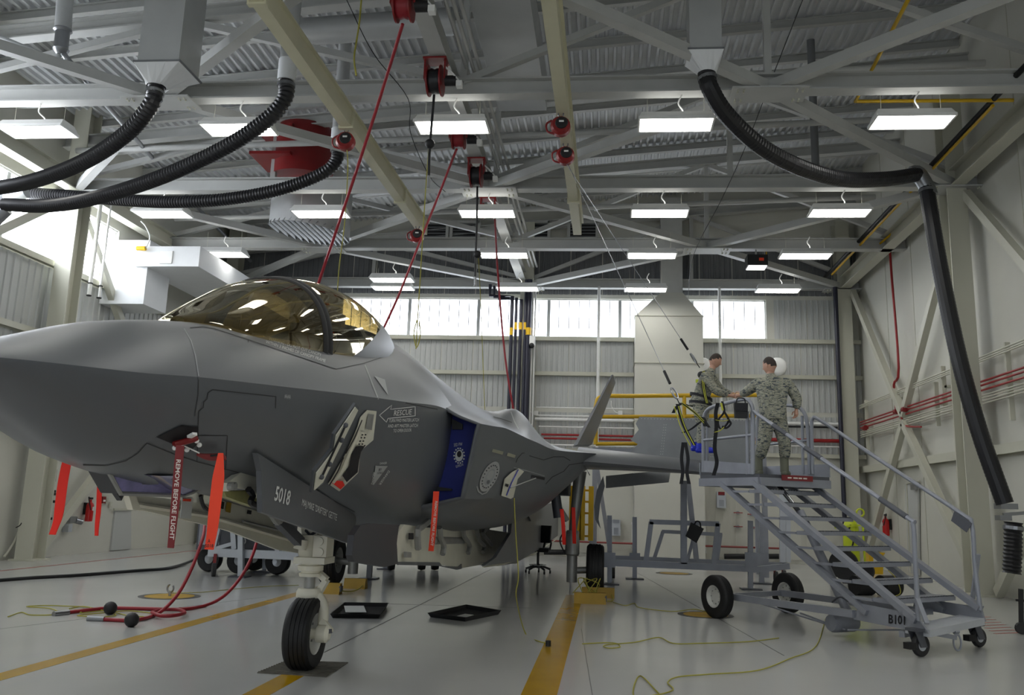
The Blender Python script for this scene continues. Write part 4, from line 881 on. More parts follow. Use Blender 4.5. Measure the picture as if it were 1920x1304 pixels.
od = G().prism([wv(*p, 1.25) for p in ((907, 1062), (930, 1046), (958, 1000), (962, 960), (1000, 950), (1048, 942), (1060, 962), (1058, 985), (1046, 1005), (1012, 1030), (975, 1052), (944, 1056))], (-.05, 0, 0)).build('outer_bay_door', 'jet', JET)
G().prism([wv(*p, 1.3) for p in ((985, 953), (1018, 948), (1022, 970), (996, 978))], (-.03, 0, 0)).build('door_scoop', 'jet', od)
G().tube([wv(*p, 1.2) for p in ((906, 1063), (945, 1058), (1000, 1040), (1046, 1010))], .015, 6).build('door_lip', 'baywhite', od)
G().prism([wv(*p, .82) for p in ((900, 1056), (968, 1050), (972, 1056), (934, 1062), (925, 1056))], (-.03, 0, 0)).build('door_tab', 'jet', bd)
# main gear
MY = 16.5
for s in (1, -1):
    mx = X0+2.6 if s > 0 else -5.06
    tyre('main_tyre', (mx, MY, .45), .45, .32, (1, 0, 0), JET, 3, .5)
    ix = mx-s*.42
    G().cyl((ix, MY-.05, .22), (ix, MY-.05, .75), .095, n=16).build('main_strut', 'geargrey', JET, smooth=40); G().lathe([(.1, 0), (.13, .03), (.13, .3), (.12, .34), (.12, .42), (.1, .45)], (ix, MY-.05, .68), n=18).build('strut_housing', 'geargrey', JET, smooth=40)
    G().tube([(ix, MY-.05, 1.1), (ix+s*.06, MY-.02, 1.6), (ix+s*.12, MY, 2.2)], lambda t: .07+.05*t, 12).build('strut_leg', 'geargrey', JET, smooth=50); G().cyl((ix, MY, .42), (mx+s*.1, MY, .45), .06, n=12).build('main_axle', 'geargrey', JET, smooth=40)
    G().bar((ix-s*.1, MY-.1, 1.3), (ix-s*.55, MY-.3, 2.0), .08).build('side_brace', 'geargrey', JET); G().cyl((ix-s*.25, MY-.3, 1.35), (ix-s*.35, MY-.3, 2.0), .09, n=12).build('retract_cylinder', 'standdark', JET, smooth=40)
    G().tube(crv([(ix-s*.12, MY-.15, .7), (ix-s*.22, MY-.18, .95), (ix-s*.14, MY-.18, 1.2), (ix-s*.3, MY-.2, 1.7)], 5), .014, 6).build('brake_line', 'black', JET)
    dpts = [(1131, 893), (1134, 912), (1125, 945), (1122, 975), (1126, 992), (1116, 975), (1114, 950), (1119, 920)]
    q = [A(p[0], p[1], Y=MY-.3) for p in dpts]
    if s < 0: q = [V((2*X0-p.x, p.y, p.z)) for p in q]
    G().prism(q, (0, .5, 0)).build('main_gear_door', 'jet', JET)
    G().box((X0+s*1.75-.35, 16.0, 1.75), (X0+s*1.75+.35, 17.3, 2.1)).build('gear_bay', 'cockpit', JET)
# boarding ladder bay: recessed frame, open door
bay = [(673, 782), (686, 769), (704, 771), (698, 825), (674, 845), (672, 866), (670, 886), (635, 920), (614, 906), (618, 900), (646, 850), (668, 800)]
lb = skinpoly('ladder_bay', bay, 'baywhite', .01)
skinpoly('bay_opening', [(664, 836), (683, 833), (674, 845), (671, 860), (668, 884), (648, 902), (640, 890), (652, 872), (656, 850)], 'ink', .016, lb)
skinpoly('bay_pocket', [(687, 776), (698, 777), (694, 806), (682, 803)], 'geargrey', .016, lb); skinpoly('bay_label', [(618, 901), (626, 898), (640, 899), (644, 907), (636, 915)], 'redflag', .02, lb)
skinpoly('bay_plate', [(668, 808), (682, 810), (676, 834), (662, 830)], 'gearwhite', .03, lb)
g = G()
for i in range(4):
    for j in range(2): c = (672.5+j*6-i*1.9, 813+i*5.6); g.add([onjet(c[0]+a, c[1]+b, .034) for a, b in ((-1.3, -1.3), (1.5, -1.3), (1.3, 1.3), (-1.5, 1.3))], [(0, 1, 2, 3)])
tag(g.build('plate_holes', 'ink', lb), kind='stuff')
skinline('bay_strut', [(668, 806), (650, 845), (636, 880), (620, 900)], 'gearwhite', 5, .035, lb); skinline('bay_rod', [(669, 785), (655, 818), (640, 845)], 'black', 2.2, .045, lb); skinline('bay_rod', [(636, 852), (626, 878), (612, 902)], 'black', 2.6, .045, lb)
hp = onjet(640, 838, .1); hn = (onjet(666, 775)-onjet(604, 900)).cross(onjet(600, 840)-onjet(650, 845)).normalized()
if hn.dot(ray(640, 838)) > 0: hn = -hn
hn = (hn+V((.25, 0, 0))).normalized()
ldr = [(667, 757), (673, 764), (672, 770), (606, 908), (584, 924), (589, 884), (622, 842), (626, 815)]
ld = G().prism([A(p[0], p[1], P=hp, N=hn) for p in ldr], -hn*.02).build('ladder_door', 'jet', JET)
inner = [(665, 763), (670, 769), (604, 904), (588, 919), (592, 887), (625, 844), (629, 817)]
G().prism([A(p[0], p[1], P=hp+hn*.004, N=hn) for p in inner], hn*.008).build('door_inner_skin', 'baywhite', ld)
ldm = lambda px, py: A(px, py, P=hp+hn*.02, N=hn)
G().tube([ldm(648, 798), ldm(603, 896)], .008, 6).build('door_rod', 'black', ld)
for p in ((648, 798), (603, 895), (641, 826), (618, 871)): G().ball(ldm(*p), .02, 5).build('door_latch', 'standdark', ld)
# small open service hatch on the intake side
hb = skinpoly('service_hatch', [(937, 929), (943, 898), (956, 886), (970, 878), (980, 884), (968, 898), (960, 932), (955, 935)], 'baywhite', .02)
skinline('hatch_cable', [(968, 880), (955, 905), (946, 928)], 'boot', 1.6, .03, hb); skinpoly('hatch_slot', [(944, 906), (950, 908), (949, 913), (943, 911)], 'ink', .028, hb); skinline('hatch_edge', [(962, 877), (990, 884), (1020, 893)], 'jetlight', 2, .01, hb)
G().tube([onjet(953, 914, .03), onjet(998, 896, .05)], .008, 6).build('hatch_prop', 'geargrey', hb); skinline('hatch_hinge', [(996, 893), (1020, 898)], 'ink', 5, .012, hb)
# ---------------------------------------------------------------- pins, plugs, streamers
def flag(name, label, pix, wpx, Y, m, txt=None, tc='flagtext', twist=.0, tpos=None):
    P = crv([A(p[0], p[1], Y=Y+i*.02) for i, p in enumerate(pix)], 6); w_ = wpx*Y/1650/2; n = len(P)
    wv_ = [V((w_*cos(.35*sin(5*i/n)+twist), w_*sin(.35*sin(5*i/n)+twist), 0))*(min(1, .45+2.5*i/n) if wpx > 18 else 1) for i in range(n)]
    t = thing(name, label, 'streamer', P[0], 'warning streamers hanging on the fighter')
    G().ribbon(P, wv_, .006).build('cloth', m, t, smooth=60)
    if txt:
        for (tt, a, b, U) in txt: letters('lettering', tt, tc, a, b, U, lambda x, y: A(x, y, Y=Y-.012), t, .02)
    return t
flag('warning_streamer', 'bright red streamer hanging under the nose at far left, kinked', [(127, 858), (118, 905), (112, 950), (108, 975), (98, 1003)], 18, 5.0, 'redflag')
flag('warning_streamer', 'narrow red streamer hanging under the nose beside the wall extinguisher', [(188, 884), (186, 930), (185, 955), (182, 985), (181, 1005)], 9, 5.6, 'redflag')
flag('warning_streamer', 'dark red lettered streamer hanging from the nose sensor', [(338, 836), (334, 880), (330, 930), (325, 980), (320, 1028)], 16, 4.5, 'darkflag', [('REMOVE BEFORE FLIGHT', (331, 862), (318, 1012), (8, .7))])
flag('warning_streamer', 'wide orange streamer marked with numbers beside the nose wheel bay', [(414, 850), (409, 900), (403, 950), (398, 995), (392, 1031)], 22, 4.6, 'orange', [('A', (389, 1019), (394, 1018), (.6, -7)), ('5018', (384, 1027), (400, 1027), (.4, -6))], 'ink')
flag('warning_streamer', 'orange lettered streamer hanging from the blue intake cover', [(818, 922), (816, 950), (813, 990), (808, 1034)], 11, 8.85, 'orange', [('REMOVE BEFORE FLIGHT', (816, 940), (807.5, 1024), (4.5, .5))])
flag('warning_streamer', 'red streamer at the weapon bay, left of the main gear leg', [(1053, 955), (1056, 985), (1058, 1022)], 7, 15.0, 'redflag')
flag('warning_streamer', 'red streamer hanging against the main gear leg', [(1075, 952), (1076, 985), (1077, 1020)], 7, 15.9, 'redflag')
t = thing('sensor_plug', 'red sensor plug with white caps in the nose recess', 'plug', onjet(342, 823)); a, b = onjet(322, 826, .03), onjet(364, 815, .03)
G().tube([a, b], .018, 8).build('plug_body', 'redmetal', t)
for p in ((322, 829), (362, 817), (367, 825), (345, 833)): G().ball(onjet(*p, .04), .014, 6).build('plug_cap', 'white', t)
G().bar(onjet(350, 812, .03), onjet(356, 802, .05), .03, .015).build('plug_tab', 'white', t); G().tube(crv([onjet(322, 826, .05), onjet(330, 816, .08), onjet(345, 826, .06), onjet(360, 830, .08)], 5), .004, 5).build('plug_wire', 'white', t)
t = thing('probe_cover', 'dark red padded cover strapped on the nose probe', 'cover', onjet(400, 843)); G().tube(crv([onjet(366, 845, .03), onjet(385, 847, .04), onjet(408, 845, .05), onjet(415, 849, .05)], 5), lambda q: .008+.014*sin(pi*q), 8).build('pad', 'darkflag', t, smooth=60); G().tube(crv([onjet(388, 842, .05), onjet(400, 840, .06), onjet(415, 850, .05)], 5), .006, 6).build('strap', 'black', t)
p = A(349, 955, X=X0-.1); t = thing('inspection_tag', 'white paper inspection tag with orange header under the nose', 'tag', p)
G().prism([A(q[0], q[1], X=X0-.1) for q in ((341, 933), (361, 932), (357, 973), (337, 972))], (.004, 0, 0)).build('card', 'paper', t); G().prism([A(q[0], q[1], X=X0-.09) for q in ((344, 936), (358, 936), (357, 941), (343, 940))], (.004, 0, 0)).build('header', 'orange', t)
# wheel chocks
def chock(label, px0, py0, px1, py1, Y, tall):
    a, b = A(px0, py1, Z=.01), A(px1, py1, Z=.01); Y = a.y; w_ = b.x-a.x; t = thing('wheel_chock', label, 'chock', (a.x, Y, 0), 'yellow wheel chocks')
    h = A(px0, py0, Y=Y).z
    G().hexa([(a.x, Y, 0), (b.x, Y, 0), (b.x, Y+.2, 0), (a.x, Y+.2, 0), (a.x, Y+.05, h), (b.x, Y+.05, h), (b.x, Y+.16, h), (a.x, Y+.16, h)]).build('front_block', 'ochre', t)
    G().hexa([(a.x+.1, Y+1.05, 0), (b.x+.15, Y+1.05, 0), (b.x+.15, Y+1.25, 0), (a.x+.1, Y+1.25, 0), (a.x+.1, Y+1.1, h), (b.x+.15, Y+1.1, h), (b.x+.15, Y+1.2, h), (a.x+.1, Y+1.2, h)]).build('rear_block', 'ochre', t)
    G().tube(crv([(b.x, Y+.1, .05), (b.x+.1, Y+.4, .02), (b.x+.12, Y+.8, .03), (b.x+.1, Y+1.1, .06)], 5), .01, 6).build('chock_rope', 'rope', t); G().cb((b.x, Y+.1, h*.5), (.03, .14, h*.5)).build('end_bracket', 'standdark', t)
    return t
chock('yellow chock before the far main wheel, behind the nose leg', 598, 1094, 640, 1113, 15.5, .2); ck = chock('yellow chock before the near main wheel on the floor stripe', 1076, 1112, 1136, 1131, 15.4, .2)
p = A(1105, 1112, Y=15.2); g = [crv([p+V((random.uniform(-.3, .3), 0, -.02)), p+V((random.uniform(-.25, .2), .1, .22)), p+V((random.uniform(-.1, .3), .25, .12)), p+V((random.uniform(.0, .3), .3, -.05))], 6) for k in range(5)]
rb_ = G(); 
for q in g: rb_.tube(q, .008, 5)
tag(rb_.build('rope_bundle', 'rope'), 'tangle of yellow rope on the chock of the near main wheel', 'rope', kind='stuff')
# ---------------------------------------------------------------- boarding stairs
E1 = V((-.512, .859, 0)); E2 = V((.859, .512, 0)); SN, SF = V((3.5, 10.95, 0)), V((4.55, 11.8, 0))
near = lambda px, py, o=0: A(px, py, P=SN+E2*o, N=E2); far = lambda px, py, o=0: A(px, py, P=SF+E2*o, N=E2)
ST = thing('boarding_stairs', 'grey wheeled maintenance stairs with platform and handrails at the wing', 'stairs', near(1700, 1215))
def sb(name, g, m='stand', p=None, sm=40): return g.build(name, m, p or ST, smooth=sm)
nt, nb_ = near(1415, 905), near(1720, 1165); ft, fb = far(1520, 908), far(1838, 1142)
nrt, nrb = near(1354, 907), near(1628, 1150); WD = (ft-nt).dot(E2)
frt, frb = nrt+E2*WD, nrb+E2*WD
for a, b in ((nt, nb_), (ft, fb), (nrt, nrb), (frt, frb)): sb('stringer', G().bar(a, b, .07, .1, up=E2))
for k in range(8):
    t = (k+.55)/8.6; a, b = nt.lerp(nb_, t), ft.lerp(fb, t); r = nrt.lerp(nrb, (a.z-nrt.z)/(nrb.z-nrt.z)); d = (r-a).dot(E1)
    td = min(.3, max(.2, d)); z = a.z; b = V((b.x, b.y, z)); g = G()
    g.hexa([a+V((0, 0, -.05)), b+V((0, 0, -.05)), b+E1*td+V((0, 0, -.05)), a+E1*td+V((0, 0, -.05)), a, b, b+E1*td, a+E1*td])
    tr = sb('tread', g, 'stand', None, None)
    g = G(); L_ = (b-a).length
    for i in range(22): c = a.lerp(b, (i+.5)/22)+V((0, 0, .006)); g.cb(c+E1*.02, (.03, .02, .014), .5)
    tag(sb('tread_teeth', g, 'standdark', tr, None), kind='stuff')
    sb('tie_bar', G().bar(a+E1*td-V((0, 0, .03)), r-V((0, 0, .03)), .04, .03))
# platform
p0, p1 = near(1313, 888), near(1424, 893); zp = (p0.z+p1.z)/2; p0.z = p1.z = zp; q1 = p1+E2*WD; q0 = p0+E2*WD
e_ = p1-E1*.0
G0 = G().hexa([p0-V((0, 0, .06)), p1-V((0, 0, .06)), q1-V((0, 0, .06)), q0-V((0, 0, .06)), p0, p1, q1, q0]); sb('platform_deck', G0, 'standdark', None, None)
for a, b in ((p0, p1), (q0, q1), (p1, q1), (p0, q0)): sb('deck_frame', G().bar(a-V((0, 0, .11)), b-V((0, 0, .11)), .06, .12))
tb = G().prism([near(1317, 864), near(1412, 870), near(1412, 890), near(1317, 886)], -E2*.02); tb = sb('toe_board', tb, 'stand', None, None)
nm = lambda px, py: near(px, py, -.012)
letters('board_lettering', 'B101', 'ink', (1319, 886), (1352, 887), (.2, -15), nm, tb, .025)
sb('toe_board', G().prism([q0, q1, q1+V((0, 0, .2)), q0+V((0, 0, .2))], E2*.02), 'stand', None, None); sb('toe_board', G().prism([p0, q0, q0+V((0, 0, .2)), p0+V((0, 0, .2))], E1*.02), 'stand', None, None)
a, b = near(1452, 899), None
c = p1.lerp(q1, .28)-E1*.04; d = p1.lerp(q1, .72)-E1*.04
sl = sb('safety_label', G().prism([c+V((0, 0, -.08)), d+V((0, 0, -.08)), d+V((0, 0, -.0)), c+V((0, 0, -.0))], -E1*.01), 'darkflag', None, None)
for a_, b_ in ((.18, .3), (.36, .5), (.53, .64), (.68, .8)): G().prism([c.lerp(d, a_)-E1*.011+V((0, 0, -.05)), c.lerp(d, b_)-E1*.011+V((0, 0, -.05)), c.lerp(d, b_)-E1*.011+V((0, 0, -.03)), c.lerp(d, a_)-E1*.011+V((0, 0, -.03))], -E1*.003).build('worn_print', 'flagtext', sl)
def hoop(pl_, pts, name='guard_hoop', r=.03): return sb(name, G().tube(crv([pl_(*p) for p in pts], 5), r, 10))
hoop(near, [(1319, 886), (1319, 840), (1319, 792), (1328, 768), (1360, 757), (1396, 749), (1408, 757), (1412, 780), (1412, 840), (1412, 890)])
sb('guard_post', G().tube([near(1402, 890), near(1401, 772)], .028, 10)); sb('guard_post', G().tube([near(1326, 886, .1), near(1326, 790, .1)], .024, 10)); sb('mid_rail', G().tube([near(1319, 826), near(1411, 816)], .024, 10))
hoop(far, [(1420, 884), (1420, 830), (1421, 780), (1434, 763), (1462, 760), (1494, 763), (1508, 775), (1514, 800), (1517, 850), (1518, 890)]); sb('mid_rail', G().tube([far(1421, 836), far(1516, 826)], .022, 10)); sb('guard_post', G().tube([far(1506, 890), far(1504, 780)], .024, 10))
sb('handrail', G().tube(crv([near(1411, 890), near(1411, 800), near(1411, 774), near(1430, 784), near(1560, 874), near(1700, 970), near(1712, 984), near(1716, 1050), near(1722, 1165)], 5), .028, 10))
sb('handrail', G().tube(crv([far(1524, 890), far(1522, 810), far(1524, 786), far(1542, 791), (far(1660, 870)), far(1800, 962), far(1822, 984), far(1828, 1060), far(1838, 1145)], 5), .028, 10))
for a, b in ((near(1450, 798), near(1475, 815)), (near(1510, 840), near(1540, 860)), (near(1650, 936), near(1700, 970))): sb('foam_grip', G().tube([a, b], .034, 10), 'standdark')
sb('signboard', G().prism([far(1789, 960, -.05), far(1822, 982, -.05), far(1812, 999, -.05), far(1783, 977, -.05)], E2*.01), 'standdark', None, None)
for a, b in ((far(1822, 1135, .1), far(1834, 1040)), (near(1738, 1170, -.1), near(1719, 1120))): sb('gusset_brace', G().bar(a, b, .05, .03))
# base
wn, wf_ = A(1345, 1160, Z=0), A(1478, 1150, Z=0); WR = .31
hn_, hf_ = wn+V((0, 0, WR)), wf_+V((0, 0, WR)); ax = (wf_-wn).normalized()
tyre('large_tyre', hn_, WR, .17, E2, ST, 3, .5); tyre('large_tyre', hf_, WR, .17, E2, ST, 3, .5)
sb('axle_beam', G().bar(hn_+E2*.12, hf_-E2*.1, .07, .07)); 
na, nc = near(1392, 1118), near(1602, 1152)
sb('base_rail', G().bar(hn_+E2*.2, nc, .07, .09)); sb('base_rail', G().bar(hf_-E2*.15, nc+E2*(WD-.1), .07, .09))
bb = sb('base_side', G().prism([near(1612, 1132), near(1716, 1152), near(1742, 1190), near(1600, 1162)], E2*.03), 'stand', None, None)
letters('board_lettering', 'B101', 'ink', (1666, 1169), (1697, 1172), (0, -16), lambda x, y: near(x, y, -.008), bb, .025)
bc, bf = near(1744, 1182), far(1846, 1160)
sb('base_side', G().prism([far(1715, 1120), far(1838, 1140), far(1846, 1166), far(1712, 1140)], E2*.03), 'stand', None, None)
sb('bottom_step', G().hexa([bc-V((0, 0, .08)), bf-V((0, 0, .08)), bf+E1*.35-V((0, 0, .08)), bc+E1*.35-V((0, 0, .08)), bc, bf, bf+E1*.35, bc+E1*.35]), 'standlight', None, None)
sb('cross_member', G().bar(nc, nc+E2*WD, .07)); sb('cross_member', G().bar(bc+E1*.4-V((0, 0, .1)), bf+E1*.4-V((0, 0, .1)), .07))
for p, q in (((1400, 1124), (1585, 1182)), ((1500, 1150), (1585, 1182)), ((1590, 1182), (1700, 1182))): sb('truss_rod', G().tube([near(*p, .1), near(*q, .25)], .012, 6))
c = near(1580, 1168, .35); sb('hydraulic_tank', G().lathe([(.0, -.22), (.1, -.21), (.12, -.17), (.12, .17), (.1, .21), (0, .22)], c, E2, 18)); sb('pump_lever', G().tube(crv([near(1560, 1130, .3), near(1575, 1120, .3), near(1590, 1128, .3)], 4), .012, 6), 'standdark')
sb('lift_cylinder', G().cyl(near(1500, 960, .5), near(1590, 1150, .5), .06, n=14)); sb('lift_rod', G().cyl(near(1455, 905, .5), near(1510, 975, .5), .035, n=12), 'chrome')
def caster(c0, r, w_):
    c0 = V(c0); c = c0+V((0, 0, r)); sb('caster_wheel', G().lathe([(r*.5, -w_/2), (r*.92, -w_/2), (r, -w_*.3), (r, w_*.3), (r*.92, w_/2), (r*.5, w_/2)], c, E1, 24, False), 'rubbergrey')
    sb('caster_hub', G().lathe([(.02, -w_*.55), (r*.5, -w_*.5), (r*.5, w_*.5), (.02, w_*.55)], c, E1, 18), 'standlight')
    for s in (-1, 1): sb('caster_fork', G().prism([c+E1*(s*w_*.75)+E2*(-.05)-V((0, 0, .02)), c+E1*(s*w_*.75)+E2*.05-V((0, 0, .02)), c+E1*(s*w_*.75)+E2*(-.02)+V((0, 0, r*1.3)), c+E1*(s*w_*.75)+E2*(-.13)+V((0, 0, r*1.3))], E1*(s*.012)), 'standdark', None, None)
    sb('caster_plate', G().cb(c-E2*.06+V((0, 0, r*1.35)), (.16, .16, .03), .5), 'standdark', None, None); sb('caster_brake', G().cb(c-E2*.17+V((0, 0, -.0)), (.1, .09, .07), .5), 'black', None, None)
caster(A(1727, 1232, Z=0), .125, .06); caster(A(1836, 1214, Z=0), .115, .06)
c = near(1795, 1205, .6); sb('tow_ring', G().tube([c+V((.06*cos(a)*.7, .0, .09*sin(a))) for a in [2*pi*k/18 for k in range(18)]], .012, 6, closed=True)); sb('tow_tongue', G().bar(c+V((0, 0, .1)), bc.lerp(bf, .45)-V((0, 0, .08)), .06, .05)); sb('tow_bar', G().bar(near(1750, 1188, .2), near(1790, 1196, .6), .06, .05))
# pouch and harnesses on the platform
c = near(1389, 768, -.12); t = thing('tool_pouch', 'black tool pouch hung on the platform guard beside the two people', 'bag', c)
G().hexa([c+V((-.09, -.05, -.13)), c+V((.09, -.05, -.13)), c+V((.09, .05, -.13)), c+V((-.09, .05, -.13)), c+V((-.1, -.06, .09)), c+V((.1, -.06, .09)), c+V((.1, .06, .09)), c+V((-.1, .06, .09))]).build('pouch_body', 'black', t); G().tube(crv([c+V((-.07, 0, .09)), c+V((-.04, 0, .16)), c+V((.05, 0, .16)), c+V((.07, 0, .09))], 5), .01, 6).build('pouch_strap', 'webbing', t); G().cb(c+V((0, -.065, .02)), (.16, .02, .1)).build('pouch_flap', 'webbing', t)
def strap(pts, w_, m, parent, name, Y, ang=.3):
    P = crv([A(p[0], p[1], Y=Y) for p in pts], 5); return G().ribbon(P, V((w_/2*cos(ang), w_/2*sin(ang), 0)), .008).build(name, m, parent, smooth=60)
HY = 13.0
t = thing('safety_harness', 'black and yellow harness hanging from the lifeline left of the platform', 'harness', A(1280, 760, Y=HY))
strap([(1270, 758), (1282, 798), (1302, 835)], .05, 'webbing', t, 'shoulder_strap', HY); strap([(1276, 756), (1300, 772), (1322, 795)], .05, 'webbing', t, 'shoulder_strap', HY)
for o in (-4, 4): strap([(1268+o, 762), (1280+o, 800), (1298+o, 836)], .012, 'webyellow', t, 'strap_stripe', HY-.012); 
for o in (-2, 2): strap([(1278, 756+o), (1302, 774+o), (1320, 792+o)], .01, 'webyellow', t, 'strap_stripe', HY-.012, .1)
strap([(1262, 775), (1270, 762), (1282, 758), (1292, 762)], .05, 'webbing', t, 'neck_pad', HY); strap([(1280, 812), (1296, 805), (1318, 790), (1330, 802)], .04, 'webbing', t, 'chest_strap', HY)
strap([(1281, 830), (1278, 860), (1280, 885), (1277, 908)], .05, 'webbing', t, 'leg_strap', HY); strap([(1285, 830), (1290, 860), (1288, 885), (1292, 908)], .05, 'webbing', t, 'leg_strap', HY); strap([(1302, 782), (1318, 784), (1323, 800)], .07, 'webbing', t, 'back_pad', HY)
HY2 = near(1350, 800, -.1).y-.05
t = thing('safety_harness', 'black and yellow harness draped over the platform guard rail', 'harness', A(1352, 760, Y=HY2))
strap([(1346, 756), (1342, 775), (1343, 800), (1340, 840), (1344, 868), (1338, 892)], .06, 'webbing', t, 'leg_strap', HY2); strap([(1354, 753), (1358, 772), (1346, 790), (1352, 805), (1366, 790), (1358, 772)], .035, 'webbing', t, 'shoulder_strap', HY2)
strap([(1352, 756), (1355, 770)], .03, 'webyellow', t, 'strap_stripe', HY2-.012); strap([(1342, 788), (1355, 790), (1366, 788)], .03, 'webyellow', t, 'strap_stripe', HY2-.012, 1.2); strap([(1340, 811), (1350, 808), (1358, 801)], .03, 'webyellow', t, 'strap_stripe', HY2-.012, 1.2); G().tube(crv([A(p[0], p[1], Y=HY2) for p in ((1366, 788), (1370, 795), (1362, 803), (1354, 800))], 5), .018, 6).build('leg_loop', 'webbing', t)
# lifeline cables with hooks
def cable(label, a, b, Yb):
    pa, pb = A(*a, Y=l4.y), A(*b, Y=Yb); t = thing('lifeline_cable', label, 'cable', pb); d = (pa-pb).normalized()
    G().cyl(pb+d*.55, pa, .006, n=6).build('wire', 'metal', t); G().cyl(pb+d*.38, pb+d*.62, .022, n=10).build('grip', 'black', t, smooth=40)
    _, x, y = G().frame(pa, pb); G().tube([pb+d*(.2+.1*cos(q))+x*(.045*sin(q)) for q in [2*pi*k/16 for k in range(16)]], .014, 6, closed=True).build('snap_hook', 'metal', t); G().cyl(pb, pb+d*.12, .008, n=6).build('lanyard', 'black', t)
cable('lifeline cable with hook reaching the harness of the person on the wing', (1062, 308), (1312, 690), 15.75); cable('lifeline cable with hook holding the empty harness', (1064, 306), (1274, 758), HY)
# ---------------------------------------------------------------- people
def headmesh(g, c, f, up, s=1.0):
    "head about c facing f; returns hair geometry"
    f = f.normalized(); up = (up-f*up.dot(f)).normalized(); r = f.cross(up); n = 12; hair = G()
    def P(th, ph, k=1.0):
        z = -cos(th); w_ = sin(th); fx, sx_ = w_*cos(ph), w_*sin(ph)
        sx_ *= .072*(1 if z > -.2 else 1-.28*(-.2-z)); fx *= .095*(1 if (z > -.3 or fx > 0) else .8); zz = z*.122
        if fx > 0 and z < -.6: fx *= 1.02
        return c+(f*fx+r*sx_+up*zz)*(s*k)
    k0 = len(g.v)
    for i in range(n+1):
        for j in range(2*n): g.v.append(P(pi*i/n, pi*j/n))
    for i in range(n):
        for j in range(2*n): g.f.append((k0+i*2*n+j, k0+i*2*n+(j+1) % (2*n), k0+(i+1)*2*n+(j+1) % (2*n), k0+(i+1)*2*n+j))
    for i in range(n+1):
        for j in range(2*n): hair.v.append(P(pi*i/n, pi*j/n, 1.03))
    for i in range(n):
        for j in range(2*n):
            z = -cos(pi*(i+.5)/n); x = cos(pi*(j+.5)/n)
            if z > .17+.5*x*abs(sin(pi*(i+.5)/n)): hair.f.append((i*2*n+j, i*2*n+(j+1) % (2*n), (i+1)*2*n+(j+1) % (2*n), (i+1)*2*n+j))
    b = c+f*(.093*s)
    g.add([b+up*.02*s, b+up*-.03*s+r*.014*s, b+up*-.03*s-r*.014*s, b+f*.024*s-up*.022*s], [(0, 1, 3), (0, 3, 2), (1, 2, 3)])
    for q in (-1, 1): g.ball(c+r*(q*.074*s)-up*.01*s, .02*s, 5, (.6, 1, 1.3))
    return hair
def hand(g, w0, d, side, curl, s=1.0):
    "palm and five bent fingers from wrist w0 along d; side points to the thumb, curl to the palm"
    d = d.normalized(); side = (side-d*side.dot(d)).normalized(); cu = (curl-d*curl.dot(d)-side*curl.dot(side)).normalized()
    g.tube([w0-d*.02, w0+d*.03, w0+d*.085*s], lambda t: .024+.01*t, 8)
    for k, (o, L_) in enumerate(((.028, .07), (.01, .08), (-.009, .075), (-.027, .058))):
        b = w0+d*.08*s+side*o; g.tube([b, b+d*L_*.45*s+cu*.012, b+d*L_*.72*s+cu*.038, b+d*L_*.8*s+cu*.06], lambda t: .0095-.002*t, 6)
    b = w0+d*.03+side*.028; g.tube([b, b+side*.03+d*.02+cu*.01, b+side*.035+d*.055+cu*.02], lambda t: .011-.002*t, 6)
FAT = 1.17
def person(name, label, J, E, root, f, up, hands, feet, bootmat, loc, bh=.12):
    ks = list(J); me = bpy.data.meshes.new(name); me.from_pydata([tuple(J[k][0]) for k in ks], [(ks.index(a), ks.index(b)) for a, b in E], []); o = bpy.data.objects.new(name, me); COL.objects.link(o)
    o.modifiers.new('skin', 'SKIN').use_smooth_shade = True; sv = me.skin_vertices[0].data
    for i, k in enumerate(ks): rr = J[k][1]*(1 if k in ('neck', 'head') else FAT); sv[i].radius = (rr, rr); sv[i].use_root = (k == root)
    s = o.modifiers.new('sub', 'SUBSURF'); s.levels = 2; s.render_levels = 2
    m2 = bpy.data.meshes.new_from_object(o.evaluated_get(bpy.context.evaluated_depsgraph_get())); bpy.data.objects.remove(o)
    g = G(); g.v = [V(v.co) for v in m2.vertices]; g.f = [tuple(p.vertices) for p in m2.polygons]; nb = len(g.f)
    hair = headmesh(g, J['head'][0], f, up, 1.16); 
    for h in hands: hand(g, *h)
    t = thing(name, label, 'person', loc); b = g.build('body', 'camo', t, smooth=70); b.data.materials.append(M['skin'])
    hp_ = J['head'][0]; nk = J['neck'][0]
    for i, p in enumerate(b.data.polygons):
        if i >= nb or (p.center-hp_).length < (nk-hp_).length*.93: p.material_index = 1
    hair.build('hair', 'hair', t, smooth=60)
    pv, wt = J['pelvis'][0], J['waist'][0]; d_ = (pv-wt).normalized(); G().lathe([(.165, -.02), (.185, .08), (.205, .2), (.2, .21), (.17, .1)], wt, d_, 20, False).build('jacket_skirt', 'camo', t, smooth=60)
    for a, d, L_ in feet:
        d = d.normalized(); x = V((-d.y, d.x, 0)); g = G()
        g.tube([a+V((0, 0, bh)), a+V((0, 0, .08)), a+V((0, 0, .02))], .066, 10); g.tube([a-d*.07, a-d*.04, a+d*L_*.35, a+d*L_*.7, a+d*L_*.9, a+d*L_], lambda q: .035+.03*sin(pi*min(1, q*1.05)), 10)
        k = g.build('boot', bootmat, t, smooth=60)
        for v in k.data.vertices: v.co.z = max(v.co.z, a.z-.045)
    return t
PY = 16.05
L = lambda px, py, o=0: A(px, py, Y=PY+o)
